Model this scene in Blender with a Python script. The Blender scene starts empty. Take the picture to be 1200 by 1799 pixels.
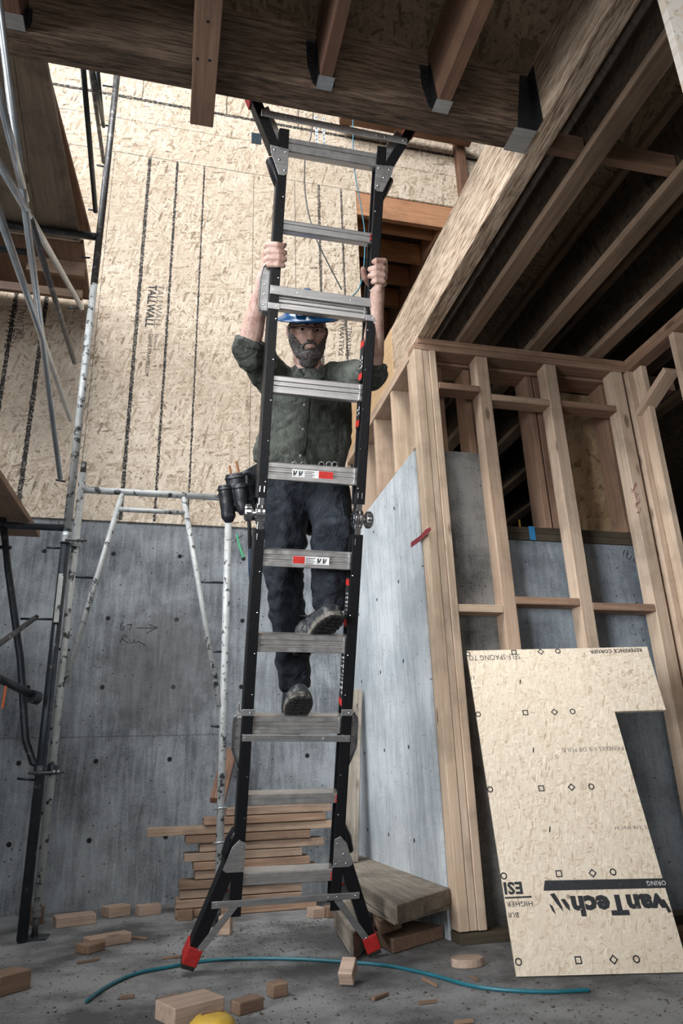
import bpy, bmesh, math, random
from mathutils import Vector, Matrix, noise as mnoise
random.seed(7)
V = Vector
R_ = math.radians
col = bpy.context.scene.collection
sc = bpy.context.scene

# ------------------------------------------------------------------ camera
CAM = V((0, 0, 0.66)); FPX = 1242.13
_yaw, _pitch, _roll = 0.24831065, 0.35593953, -0.03313036
FW = V((math.sin(_yaw)*math.cos(_pitch), math.cos(_yaw)*math.cos(_pitch), math.sin(_pitch)))
_r = FW.cross(V((0, 0, 1))).normalized(); _u = _r.cross(FW)
RT = _r*math.cos(_roll) + _u*math.sin(_roll)
UP = _u*math.cos(_roll) - _r*math.sin(_roll)
cd = bpy.data.cameras.new('camera'); cam = bpy.data.objects.new('camera', cd); col.objects.link(cam)
cd.sensor_fit = 'VERTICAL'; cd.sensor_height = 36.0; cd.lens = 36.0*FPX/1799.0
cd.clip_start = 0.02; cd.clip_end = 200
m = Matrix((RT, UP, -FW)).transposed().to_4x4(); m.translation = CAM
cam.matrix_world = m
sc.camera = cam

# ------------------------------------------------------------------ light
sc.view_settings.view_transform = 'Standard'; sc.view_settings.look = 'None'
sc.view_settings.gamma = 1; sc.view_settings.exposure = 0.0; sc.view_settings.use_curve_mapping = False
w = bpy.data.worlds.new('sky'); sc.world = w; w.use_nodes = True
bg = w.node_tree.nodes['Background']; bg.inputs[0].default_value = (0.80, 0.90, 1.0, 1); bg.inputs[1].default_value = 0.055

def area(name, loc, target, sx, sy, power, colour):
    l = bpy.data.lights.new(name, 'AREA'); l.shape = 'RECTANGLE'; l.size = sx; l.size_y = sy
    l.energy = power; l.color = colour
    o = bpy.data.objects.new(name, l); col.objects.link(o); o.location = loc
    o.rotation_euler = (V(target)-V(loc)).to_track_quat('-Z', 'Y').to_euler()
    return o
area('roof_opening_daylight', (-1.3, 0.7, 7.4), (0.3, 4.2, 3.0), 3.0, 2.4, 430, (1.0, 0.985, 0.96))
area('left_fill_high', (-2.35, 2.3, 4.3), (1.25, 3.3, 2.2), 1.4, 1.4, 75, (0.92, 0.96, 1.0)).data.spread = R_(100)  # added fill for beam and right concrete; wall_left has no opening here
area('left_fill_low', (-2.3, 0.1, 1.6), (2.0, 3.0, 1.35), 1.4, 1.8, 33, (0.97, 0.98, 1.0)).data.spread = R_(62)  # added fill narrowed onto panel and studs; no doorway stands here
area('doorway_daylight', (0.3, -2.3, 1.5), (1.9, 3.2, 1.3), 1.6, 1.8, 20, (1.0, 0.98, 0.96)).data.spread = R_(110)

# ------------------------------------------------------------------ pixel -> place
def ray(x, y): return FW + RT*((x-600)/FPX) - UP*((y-899.5)/FPX)
def at(x, y, ax, val):
    d = ray(x, y); return CAM + d*((val-CAM[ax])/d[ax])
def atd(x, y, d): return CAM + ray(x, y)*d

# ------------------------------------------------------------------ shader helper
class S:
    def __init__(s, g, k): s.g = g; s.k = k
    def __add__(s, o): return s.g.m('ADD', s, o)
    def __sub__(s, o): return s.g.m('SUBTRACT', s, o)
    def __mul__(s, o): return s.g.m('MULTIPLY', s, o)
    def __truediv__(s, o): return s.g.m('DIVIDE', s, o)
    __radd__ = __add__; __rmul__ = __mul__
class G:
    def __init__(s, name):
        s.mat = bpy.data.materials.new(name); s.mat.use_nodes = True; s.t = s.mat.node_tree; s.n = s.t.nodes
        s.b = s.n['Principled BSDF']; s.tc = s.n.new('ShaderNodeTexCoord'); s.oi = s.n.new('ShaderNodeObjectInfo')
        s.rnd = S(s, s.oi.outputs['Random'])
    def put(s, sock, v):
        if isinstance(v, S): s.t.links.new(v.k, sock)
        elif isinstance(v, (tuple, list)):
            sock.default_value = tuple(v) + ((1,) if len(v) == 3 and sock.type == 'RGBA' else ())
        else: sock.default_value = v
    def m(s, op, a, b=None, c=None):
        n = s.n.new('ShaderNodeMath'); n.operation = op
        s.put(n.inputs[0], a)
        if b is not None: s.put(n.inputs[1], b)
        if c is not None: s.put(n.inputs[2], c)
        return S(s, n.outputs[0])
    def clamp(s, a):
        r = s.m('ADD', a, 0.0); r.k.node.use_clamp = True; return r
    def obj(s): return S(s, s.tc.outputs['Object'])
    def sep(s, v):
        n = s.n.new('ShaderNodeSeparateXYZ'); s.put(n.inputs[0], v); return [S(s, n.outputs[i]) for i in range(3)]
    def comb(s, x, y, z):
        n = s.n.new('ShaderNodeCombineXYZ')
        for i, q in enumerate((x, y, z)): s.put(n.inputs[i], q)
        return S(s, n.outputs[0])
    def map(s, v, sc_=(1, 1, 1), rot=(0, 0, 0), loc=(0, 0, 0)):
        n = s.n.new('ShaderNodeMapping'); s.put(n.inputs[0], v); s.put(n.inputs[1], loc); s.put(n.inputs[2], rot); s.put(n.inputs[3], sc_)
        return S(s, n.outputs[0])
    def vadd(s, a, b):
        n = s.n.new('ShaderNodeVectorMath'); n.operation = 'ADD'; s.put(n.inputs[0], a); s.put(n.inputs[1], b); return S(s, n.outputs[0])
    def noise(s, v, scale=5, detail=3, rough=0.5, dist=0):
        n = s.n.new('ShaderNodeTexNoise'); s.put(n.inputs['Vector'], v); n.inputs['Scale'].default_value = scale
        n.inputs['Detail'].default_value = detail; n.inputs['Roughness'].default_value = rough; n.inputs['Distortion'].default_value = dist
        return S(s, n.outputs[0])
    def voro(s, v, scale=5, feature='F1', rnd=1.0):
        n = s.n.new('ShaderNodeTexVoronoi'); n.feature = feature; s.put(n.inputs['Vector'], v); n.inputs['Scale'].default_value = scale
        n.inputs['Randomness'].default_value = rnd
        c = None
        if feature == 'F1':
            q = s.n.new('ShaderNodeSeparateColor'); s.t.links.new(n.outputs['Color'], q.inputs[0]); c = (S(s, q.outputs[0]), S(s, q.outputs[1]))
        return S(s, n.outputs['Distance']), c
    def ramp(s, f, stops, interp='LINEAR'):
        n = s.n.new('ShaderNodeValToRGB'); n.color_ramp.interpolation = interp; e = n.color_ramp.elements
        while len(e) < len(stops): e.new(0.5)
        for i, (p, c) in enumerate(stops):
            e[i].position = p; e[i].color = (c, c, c, 1) if isinstance(c, (int, float)) else tuple(c)+(1,)
        s.put(n.inputs[0], f); return S(s, n.outputs[0])
    def mix(s, f, a, b, blend='MIX'):
        n = s.n.new('ShaderNodeMix'); n.data_type = 'RGBA'; n.blend_type = blend
        s.put(n.inputs[0], f); s.put(n.inputs[6], a); s.put(n.inputs[7], b); return S(s, n.outputs[2])
    def out(s, c, rough=0.6, metal=0.0, h=None, bs=0.3, bd=0.01, spec=None):
        s.put(s.b.inputs['Base Color'], c); s.put(s.b.inputs['Roughness'], rough); s.put(s.b.inputs['Metallic'], metal)
        if spec is not None: s.put(s.b.inputs['Specular IOR Level'], spec)
        if h is not None:
            n = s.n.new('ShaderNodeBump'); n.inputs['Strength'].default_value = bs; n.inputs['Distance'].default_value = bd
            s.put(n.inputs['Height'], h); s.t.links.new(n.outputs[0], s.b.inputs['Normal'])
        return s.mat

def mk_wood(name, light, dark, spot=(0.05, 0.025, 0.012), dirt=0.3, streak=1.0):
    g = G(name); p = g.obj(); off = g.comb(g.rnd*37, g.rnd*11, g.rnd*5)
    p = g.vadd(p, off)
    n1 = g.noise(g.map(p, (1.2, 22, 22)), 2.2, 5, 0.6, 0.6)
    n2 = g.noise(g.map(p, (2, 150, 150)), 1.5, 3, 0.6)
    n3 = g.noise(p, 3.5, 6, 0.65)
    grain = n1*0.65 + n2*0.35
    c = g.ramp(grain, [(0.30, dark), (0.5, tuple((a+b)/2 for a, b in zip(light, dark))), (0.66, light)])
    tint = g.ramp(g.rnd, [(0, (0.78, 0.70, 0.66)), (0.5, (1, 1, 1)), (1, (1.12, 1.08, 1.0))])
    c = g.mix(0.7, c, tint, 'MULTIPLY')
    d, (ra, rb) = g.voro(g.map(p, (2.0, 6, 6)), 1.6)
    knot = g.m('MULTIPLY', g.ramp(d, [(0.0, 1), (0.10, 0.9), (0.17, 0)]), g.m('GREATER_THAN', ra, 0.6))
    c = g.mix(knot*0.75, c, spot)
    dm = g.ramp(n3, [(0.36, 1), (0.52, 0)])
    c = g.mix(dm*dirt, c, tuple(x*0.32 for x in dark))
    return g.out(c, 0.75, 0, grain + n3*0.4, 0.35*streak, 0.004)

def mk_lvl(name, light, dark):
    g = G(name); p = g.obj(); p = g.vadd(p, g.comb(g.rnd*31, g.rnd*7, g.rnd*3))
    a = g.noise(g.map(p, (5, 60, 60)), 2.0, 6, 0.7, 0.3)
    b = g.noise(g.map(p, (2, 20, 20)), 2.0, 4, 0.6, 1.0)
    c = g.ramp(a*0.7 + b*0.3, [(0.37, tuple(x*0.28 for x in dark)), (0.45, dark), (0.56, light), (0.7, tuple(min(1, x*1.15) for x in light))])
    e = g.noise(p, 2.0, 5, 0.6)
    c = g.mix(g.ramp(e, [(0.35, 0.45), (0.55, 0)]), c, tuple(x*0.35 for x in dark))
    return g.out(c, 0.8, 0, a, 0.6, 0.006)

def mk_osb(name, plane='xz', light=(0.72, 0.60, 0.44), mid=(0.50, 0.38, 0.25), dark=(0.16, 0.09, 0.05), lines=(), hlines=(), scale=1.0, nails=True, contrast=1.0):
    g = G(name); x, y, z = g.sep(g.obj())
    u, v = {'xz': (x, z), 'xy': (x, y), 'yz': (y, z)}[plane]
    p = g.comb(u, v, g.rnd*9)
    wob = g.noise(p, 9*scale, 2, 0.5)
    p = g.vadd(p, g.comb(wob*0.02, wob*0.03, 0.0))
    val = None; crack = None
    for i, (ang, thr) in enumerate(((0.2, -1), (1.35, 0.5), (2.3, 0.5), (0.75, 0.55), (2.9, 0.55), (1.8, 0.6))):
        q = g.map(g.map(p, (1, 1, 1), (0, 0, ang)), (10*scale, 48*scale, 1), (0, 0, 0), (i*3.1, i*1.7, 0))
        d, (ra, rb) = g.voro(q, 1.0)
        if val is None: val = ra
        else:
            sel = g.m('GREATER_THAN', rb, thr)
            val = sel*ra + (g.m('SUBTRACT', 1.0, sel))*val
    fine = g.noise(p, 60, 4, 0.6)
    val = val*0.75 + fine*0.35
    c = g.ramp(val, [(0.10, dark), (0.26, mid), (0.48, tuple((a*0.35+b*0.65) for a, b in zip(mid, light))), (0.78, light), (1.0, tuple(min(1, a*1.18) for a in light))])
    big = g.noise(p, 1.7, 4, 0.6)
    c = g.mix(g.ramp(big, [(0.35, 0.35), (0.6, 0)]), c, mid)
    specks = g.noise(g.map(g.map(p, (1, 1, 1), (0, 0, 0.9)), (28*scale, 80*scale, 1)), 1.0, 3, 0.7)
    specks2 = g.noise(g.map(g.map(p, (1, 1, 1), (0, 0, 2.4)), (28*scale, 80*scale, 1), (0, 0, 0), (5, 3, 0)), 1.0, 3, 0.7)
    k = g.m('MAXIMUM', g.ramp(specks, [(0.63, 0), (0.68, 1)]), g.ramp(specks2, [(0.63, 0), (0.68, 1)]))
    c = g.mix(k*min(0.95, 0.8*contrast), c, dark)
    if nails:
        d, _ = g.voro(p, 11)
        c = g.mix(g.ramp(d, [(0.0, 1), (0.05, 0.9), (0.075, 0)])*0.8, c, (0.02, 0.014, 0.01))
    if lines or hlines:
        jag = g.noise(p, 60, 2, 0.5)*0.018 - 0.009
        brk = g.noise(g.map(p, (1, 1, 1)), 70, 2, 0.5)
        tot = None
        for (pos, hw, lo, hi, amt) in lines:
            k = g.m('LESS_THAN', g.m('ABSOLUTE', u + (jag if hw > 0.004 else jag*0.15) - pos), hw)
            k = k*g.m('GREATER_THAN', v, lo)*g.m('LESS_THAN', v, hi)*amt
            tot = k if tot is None else g.m('MAXIMUM', tot, k)
        for (pos, hw, lo, hi, amt) in hlines:
            k = g.m('LESS_THAN', g.m('ABSOLUTE', v + (jag if hw > 0.004 else jag*0.15) - pos), hw)
            k = k*g.m('GREATER_THAN', u, lo)*g.m('LESS_THAN', u, hi)*amt
            tot = k if tot is None else g.m('MAXIMUM', tot, k)
        tot = tot*g.ramp(brk, [(0.36, 0.55), (0.5, 1)])
        c = g.mix(tot, c, (0.018, 0.018, 0.02))
    return g.out(c, 0.75, 0, val, 0.35*contrast, 0.006)

def mk_concrete(name, plane='xz', light=(0.42, 0.47, 0.52), dark=(0.13, 0.15, 0.18), holes=None, streak=1.0, seams=(), stains=()):
    g = G(name); x, y, z = g.sep(g.obj())
    u, v = {'xz': (x, z), 'xy': (x, y), 'yz': (y, z)}[plane]
    p = g.comb(u, v, 0.0)
    a = g.noise(p, 2.2, 8, 0.65)
    b = g.noise(g.map(p, (9, 0.9, 1)), 3.0, 6, 0.7, 0.8)
    f = g.noise(p, 90, 3, 0.7)
    s2 = g.noise(g.map(p, (16, 2.2, 1)), 2.0, 4, 0.6, 1.5)
    val = a*(1.0-0.45*streak) + b*(0.45*streak) + f*0.22 - 0.11
    c = g.ramp(val, [(0.40, dark), (0.5, tuple((i+j)/2 for i, j in zip(light, dark))), (0.60, light)])
    drip = g.ramp(s2, [(0.58, 0), (0.66, 0.55)])*streak
    c = g.mix(drip*0.5, c, tuple(min(1, i*1.25) for i in light))
    drk = g.ramp(g.noise(g.map(p, (13, 1.6, 1), (0, 0, 0), (4, 2, 0)), 2.0, 5, 0.6, 1.0), [(0.58, 0), (0.68, 0.6)])*streak
    c = g.mix(drk*0.6, c, tuple(i*0.7 for i in dark))
    d, (ra, rb) = g.voro(p, 26)
    pit = g.m('MULTIPLY', g.ramp(d, [(0.0, 1), (0.11, 1), (0.16, 0)]), g.m('GREATER_THAN', ra, 0.72))
    c = g.mix(pit*0.8, c, (0.02, 0.022, 0.026))
    h = val - pit*0.6
    if holes:
        u0, du, v0, dv, rr = holes
        fu = (g.m('FRACT', (u - u0)/du + 0.5) - 0.5)*du
        fv = (g.m('FRACT', (v - v0)/dv + 0.5) - 0.5)*dv
        dd = g.m('SQRT', fu*fu + fv*fv)
        wgt = g.m('GREATER_THAN', g.noise(p, 1.3, 0, 0.5), 0.0)
        k = g.ramp(dd/rr, [(0.75, 1), (1.0, 0)])*wgt
        ring = g.ramp(dd/rr, [(1.0, 0.55), (1.9, 0)])
        c = g.mix(ring*0.5, c, tuple(i*0.6 for i in dark))
        c = g.mix(k, c, (0.008, 0.008, 0.01)); h = h - k
    for (ax, pos, hw, amt) in seams:
        q = v if ax == 'v' else u
        k = g.m('LESS_THAN', g.m('ABSOLUTE', q + a*0.01 - pos - 0.005), hw)*amt
        c = g.mix(k, c, tuple(i*0.5 for i in dark)); h = h - k*0.5
    for (su, sv, ru, rv, rgb, amt) in stains:
        du_ = (u - su)/ru; dv_ = (v - sv)/rv
        dd = g.m('SQRT', du_*du_ + dv_*dv_) + g.noise(p, 12, 4, 0.6)*1.2 - 0.6
        c = g.mix(g.ramp(dd, [(0.6, amt), (1.0, 0)]), c, rgb)
    return g.out(c, 0.82, 0, h, 0.5, 0.008)

def mk_plain(name, c, rough=0.5, metal=0.0, var=0.15, scale=20, bump=0.1, spec=None, dirt=None, dirtamt=0.5, thr=0.5):
    g = G(name); p = g.obj(); n = g.noise(p, scale, 4, 0.6)
    cc = g.mix(g.ramp(n, [(0.35, 0), (0.65, 1)]), tuple(x*(1-var) for x in c), tuple(min(1, x*(1+var)) for x in c))
    if dirt:
        q = g.noise(p, scale*1.5, 5, 0.7)
        cc = g.mix(g.ramp(q, [(thr, 0), (thr+0.04, dirtamt)]), cc, dirt)
    return g.out(cc, rough, metal, n, bump, 0.003, spec)

def mk_metal(name, c, rough=0.35):
    g = G(name); p = g.obj()
    n = g.noise(g.map(p, (4, 90, 90)), 2, 4, 0.6); n2 = g.noise(p, 30, 4, 0.7)
    cc = g.ramp(n*0.6+n2*0.4, [(0.3, tuple(x*0.62 for x in c)), (0.6, c)])
    return g.out(cc, g.ramp(n2, [(0.3, rough*0.8), (0.7, rough*1.3)]), 0.85, n, 0.05, 0.002)

M = {}
M['stud'] = mk_wood('pale_spruce', (0.66, 0.53, 0.41), (0.42, 0.30, 0.21), dirt=0.35)
M['studred'] = mk_wood('reddish_fir', (0.29, 0.165, 0.11), (0.13, 0.07, 0.045), dirt=0.35)  # darkened: shade under the ceiling is put into the colour
M['upred_lit'] = mk_wood('reddish_fir_lit', (0.66, 0.36, 0.20), (0.40, 0.19, 0.10), dirt=0.3)  # lit copy of the reddish fir; daylight on upper joists is in the colour
M['plate'] = mk_wood('plate_fir', (0.40, 0.26, 0.18), (0.20, 0.12, 0.08), dirt=0.35)
M['plank'] = mk_wood('scaffold_plank_wood', (0.34, 0.30, 0.25), (0.17, 0.145, 0.12), dirt=0.5)
M['weather'] = mk_wood('weathered_wood', (0.42, 0.39, 0.33), (0.15, 0.125, 0.095), dirt=0.6, streak=2)
M['stack'] = mk_wood('stacked_fir', (0.44, 0.33, 0.25), (0.22, 0.15, 0.105), dirt=0.35)
M['treated'] = mk_wood('treated_plate', (0.10, 0.085, 0.055), (0.045, 0.038, 0.025), dirt=0.4)
M['ply'] = mk_wood('yellow_plywood', (0.60, 0.42, 0.25), (0.40, 0.26, 0.14), dirt=0.2)
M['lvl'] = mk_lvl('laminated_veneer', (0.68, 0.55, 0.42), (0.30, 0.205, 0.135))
M['header'] = mk_lvl('laminated_veneer_brown', (0.21, 0.145, 0.10), (0.085, 0.052, 0.033))  # brown veneer darkened further, its shade put into the colour
M['flange'] = mk_wood('joist_flange', (0.32, 0.225, 0.155), (0.15, 0.10, 0.065), dirt=0.3)
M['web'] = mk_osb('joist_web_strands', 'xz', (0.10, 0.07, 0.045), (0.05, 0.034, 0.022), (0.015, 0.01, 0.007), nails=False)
M['subfloor'] = mk_osb('subfloor_strands', 'xy', (0.28, 0.215, 0.15), (0.16, 0.115, 0.075), (0.05, 0.03, 0.02), nails=False, scale=1.4, hlines=((1.18, 0.004, -9, 9, 0.9),))  # strand colours darkened to carry the ceiling shade
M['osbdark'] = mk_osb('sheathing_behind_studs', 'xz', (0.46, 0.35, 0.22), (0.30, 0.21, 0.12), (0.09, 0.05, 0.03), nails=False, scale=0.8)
M['galv'] = mk_metal('galvanised_steel', (0.52, 0.56, 0.58), 0.45)
M['blackhanger'] = mk_plain('dark_coated_steel', (0.02, 0.02, 0.022), 0.5, 0.4, dirt=(0.25, 0.27, 0.28), thr=0.64)
M['alu'] = mk_metal('ribbed_aluminium', (0.62, 0.61, 0.60), 0.38)
M['alud'] = mk_metal('aluminium_plate', (0.50, 0.50, 0.50), 0.38)
M['fibre'] = mk_plain('black_fibreglass', (0.006, 0.0065, 0.008), 0.42, 0, scale=90, bump=0.3, spec=0.3)
M['redrub'] = mk_plain('red_rubber', (0.42, 0.02, 0.018), 0.55, 0, scale=40)
M['blackrub'] = mk_plain('black_rubber', (0.015, 0.015, 0.016), 0.7)
M['chrome'] = mk_plain('polished_hinge_steel', (0.75, 0.76, 0.78), 0.18, 1.0, var=0.1)
M['white'] = mk_plain('white_sticker', (0.75, 0.75, 0.74), 0.5)
M['redst'] = mk_plain('red_sticker', (0.55, 0.03, 0.025), 0.5)
M['ink'] = mk_plain('black_ink', (0.022, 0.024, 0.028), 0.7, dirt=(0.35, 0.30, 0.23), dirtamt=0.35, scale=60, thr=0.62)
M['inkfaint'] = mk_plain('faint_ink', (0.12, 0.11, 0.10), 0.8, dirt=(0.4, 0.36, 0.3), dirtamt=0.6, scale=80, thr=0.5)
M['pipe_white'] = mk_plain('chipped_white_pipe', (0.50, 0.52, 0.52), 0.5, 0.1, scale=14, dirt=(0.03, 0.03, 0.032), dirtamt=0.95, thr=0.56)
M['pipe_dark'] = mk_plain('dark_steel_pipe', (0.045, 0.055, 0.065), 0.38, 0.6, scale=16, dirt=(0.25, 0.25, 0.24), dirtamt=0.5, thr=0.60)
M['pipe_mid'] = mk_plain('worn_steel_pipe', (0.10, 0.10, 0.105), 0.45, 0.5, scale=16, dirt=(0.32, 0.32, 0.31), dirtamt=0.7, thr=0.55)
M['brace'] = mk_plain('galvanised_brace_tube', (0.55, 0.60, 0.64), 0.3, 0.8, scale=10)
M['cable'] = mk_plain('teal_hose', (0.012, 0.13, 0.17), 0.35, 0, scale=10)
M['cord'] = mk_plain('blue_cord', (0.01, 0.16, 0.24), 0.5)
M['blackcord'] = mk_plain('black_cord', (0.015, 0.03, 0.035), 0.5)
M['scrap'] = mk_wood('scrap_wood', (0.52, 0.40, 0.32), (0.32, 0.22, 0.165), dirt=0.25)
M['scrapd'] = mk_wood('dark_scrap_wood', (0.28, 0.19, 0.13), (0.15, 0.09, 0.06), dirt=0.4)
M['yellow'] = mk_plain('yellow_plastic', (0.65, 0.42, 0.06), 0.4)
M['bluetape'] = mk_plain('blue_tape', (0.03, 0.20, 0.42), 0.5)
M['redpaint'] = mk_plain('red_paint', (0.22, 0.012, 0.025), 0.6, dirt=(0.4, 0.3, 0.3), dirtamt=0.3, scale=50, thr=0.6)
M['greenpaint'] = mk_plain('green_paint', (0.12, 0.50, 0.28), 0.6)
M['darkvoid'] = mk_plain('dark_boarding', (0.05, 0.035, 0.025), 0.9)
M['debris'] = mk_plain('debris', (0.10, 0.085, 0.07), 0.9, scale=60, var=0.5)

# ------------------------------------------------------------------ mesh helper
WORLD = {}; LOCALM = {}
def wpos(o): return WORLD.get(o.name, V((0, 0, 0)))
def setp(o, label=None, cat=None, group=None, kind=None):
    if label: o['label'] = label
    if cat: o['category'] = cat
    if group: o['group'] = group
    if kind: o['kind'] = kind
    return o
def thing(name, label, cat, loc, group=None):
    o = bpy.data.objects.new(name, None); o.empty_display_size = 0.1; col.objects.link(o); o.location = loc
    WORLD[o.name] = V(loc); return setp(o, label, cat, group)
class MB:
    def __init__(s): s.v = []; s.f = []
    def add(s, vs, fs):
        k = len(s.v); s.v += [V(q) for q in vs]; s.f += [tuple(i+k for i in f) for f in fs]; return s
    def box8(s, p): return s.add(p, [(0, 3, 2, 1), (4, 5, 6, 7), (0, 1, 5, 4), (1, 2, 6, 5), (2, 3, 7, 6), (3, 0, 4, 7)])
    def box(s, x0, x1, y0, y1, z0, z1):
        return s.box8([(x0, y0, z0), (x1, y0, z0), (x1, y1, z0), (x0, y1, z0), (x0, y0, z1), (x1, y0, z1), (x1, y1, z1), (x0, y1, z1)])
    def obox(s, c, ax, ay, az):   # half vectors
        c, ax, ay, az = V(c), V(ax), V(ay), V(az)
        return s.box8([c-ax-ay-az, c+ax-ay-az, c+ax+ay-az, c-ax+ay-az, c-ax-ay+az, c+ax-ay+az, c+ax+ay+az, c-ax+ay+az])
    def prism(s, poly, vec):
        n = len(poly); vec = V(vec); a = [V(p) for p in poly]; b = [p+vec for p in a]
        return s.add(a+b, [tuple(range(n))[::-1], tuple(range(n, 2*n))] + [(i, (i+1) % n, n+(i+1) % n, n+i) for i in range(n)])
    def loft(s, rings, cap=True):
        n = len(rings[0]); vs = [q for r in rings for q in r]; fs = []
        for i in range(len(rings)-1):
            for j in range(n):
                k = (j+1) % n; fs.append((i*n+j, i*n+k, (i+1)*n+k, (i+1)*n+j))
        if cap: fs.append(tuple(range(n))[::-1]); fs.append(tuple(range((len(rings)-1)*n, len(rings)*n)))
        return s.add(vs, fs)
    def tube(s, pts, r, n=10, side=None, round_=False):
        """r: scalar, list of scalars or list of (ra, rb); ra lies along side"""
        pts = [V(p) for p in pts]; N = len(pts)
        rr = r if isinstance(r, list) else [r]*N
        rr = [(q, q) if not isinstance(q, tuple) else q for q in rr]
        if round_:
            d0 = (pts[0]-pts[1]).normalized(); d1 = (pts[-1]-pts[-2]).normalized()
            k0 = min(rr[0]); k1 = min(rr[-1])
            pre = [(pts[0]+d0*k0*c, tuple(q*f for q in rr[0])) for c, f in ((0.95, 0.3), (0.75, 0.66), (0.4, 0.92))]
            post = [(pts[-1]+d1*k1*c, tuple(q*f for q in rr[-1])) for c, f in ((0.4, 0.92), (0.75, 0.66), (0.95, 0.3))]
            pts = [a for a, _ in pre]+pts+[a for a, _ in post]; rr = [b for _, b in pre]+rr+[b for _, b in post]; N = len(pts)
        rings = []; prev = V(side) if side is not None else None
        for i in range(N):
            t = (pts[min(i+1, N-1)]-pts[max(i-1, 0)]).normalized()
            if prev is None:
                prev = t.cross(V((0, 0, 1)));
                if prev.length < 0.1: prev = t.cross(V((0, 1, 0)))
            a = (prev - t*prev.dot(t)).normalized(); b = t.cross(a)
            if side is None: prev = a
            rings.append([pts[i]+a*(math.cos(2*math.pi*j/n)*rr[i][0])+b*(math.sin(2*math.pi*j/n)*rr[i][1]) for j in range(n)])
        return s.loft(rings)
    def ell(s, c, ax, ay, az, nu=20, nv=12):
        c, ax, ay, az = V(c), V(ax), V(ay), V(az); rings = []
        for i in range(1, nv):
            ph = math.pi*i/nv
            rings.append([c+az*math.cos(ph)+(ax*math.cos(2*math.pi*j/nu)+ay*math.sin(2*math.pi*j/nu))*math.sin(ph) for j in range(nu)])
        return s.loft(rings)
    def raw(s, name):
        me = bpy.data.meshes.new(name); me.from_pydata([tuple(q) for q in s.v], [], s.f); me.update()
        bm = bmesh.new(); bm.from_mesh(me); bmesh.ops.recalc_face_normals(bm, faces=bm.faces); bm.to_mesh(me); bm.free()
        return me
    def build(s, name, mat, parent=None, origin=None, rot=None, bevel=0, smooth=False):
        base = V(origin) if origin is not None else (wpos(parent) if parent else V((0, 0, 0)))
        inv = rot.to_3x3().transposed() if rot is not None else None
        s.v = [(inv @ (q-base)) if inv is not None else q-base for q in s.v]
        me = s.raw(name); o = bpy.data.objects.new(name, me); col.objects.link(o)
        if rot is not None: o.matrix_local = rot.to_4x4()
        o.location = base - (wpos(parent) if parent else V((0, 0, 0)))
        if parent: o.parent = parent
        WORLD[o.name] = base
        mm = (rot.to_4x4() if rot is not None else Matrix.Identity(4)).copy(); mm.translation = o.location.copy(); LOCALM[o.name] = mm
        me.materials.append(mat)
        if smooth:
            for p in me.polygons: p.use_smooth = True
        if bevel:
            b = o.modifiers.new('edge', 'BEVEL'); b.width = bevel; b.segments = 2; b.limit_method = 'ANGLE'
        return o

def frame(p0, p1, up):
    x = (V(p1)-V(p0)).normalized(); z = V(up); z = (z-x*z.dot(x)).normalized(); y = z.cross(x)
    return Matrix((x, y, z)).transposed()
def lumber(name, mat, p0, p1, wd, th, up=(0, 0, 1), label=None, cat=None, group=None, parent=None, kind=None, bevel=0.003, cap=None):
    p0, p1 = V(p0), V(p1); Rm = frame(p0, p1, up); X, Y, Z = Rm.col[0], Rm.col[1], Rm.col[2]
    c = (p0+p1)/2; b = MB(); b.obox(c, (p1-p0)/2, Y*wd/2, Z*th/2)
    o = b.build(name, mat, parent, origin=p0, rot=Rm, bevel=bevel)
    return setp(o, label, cat, group, kind)
def lbox(name, mat, xs, ys, zs, label=None, cat=None, group=None, parent=None, kind=None, bevel=0.003):
    c = [(a+b)/2 for a, b in (xs, ys, zs)]; s = [abs(b-a) for a, b in (xs, ys, zs)]; k = s.index(max(s))
    p0 = list(c); p1 = list(c); p0[k] -= s[k]/2; p1[k] += s[k]/2
    up = (0, 0, 1) if k != 2 else (0, 1, 0)
    if k == 0: wd, th = s[1], s[2]
    elif k == 1: wd, th = s[0], s[2]
    else: wd, th = s[0], s[1]
    return lumber(name, mat, p0, p1, wd, th, up, label, cat, group, parent, kind, bevel)
def text(name, body, mat, parent, origin, xdir, ydir, size, off=0.0008, bold=0.0, align='LEFT', squash=1.0):
    """flat lettering; xdir = reading direction, ydir = up of the letters"""
    cu = bpy.data.curves.new(name, 'FONT'); cu.body = body; cu.size = size; cu.align_x = align; cu.offset = bold; cu.resolution_u = 2
    cu.space_character = 1.05
    t = bpy.data.objects.new(name, cu); col.objects.link(t)
    dg = bpy.context.evaluated_depsgraph_get(); me = bpy.data.meshes.new_from_object(t.evaluated_get(dg))
    bpy.data.objects.remove(t); bpy.data.curves.remove(cu)
    x = V(xdir).normalized(); y = V(ydir).normalized(); n = x.cross(y)
    o = bpy.data.objects.new(name, me); col.objects.link(o)
    mt = Matrix((x*squash, y, n)).transposed().to_4x4(); mt.translation = V(origin)+n*off-wpos(parent) if parent else V(origin)+n*off
    o.matrix_local = mt; LOCALM[o.name] = mt
    if parent: o.parent = parent
    me.materials.clear(); me.materials.append(mat)
    return o

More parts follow.
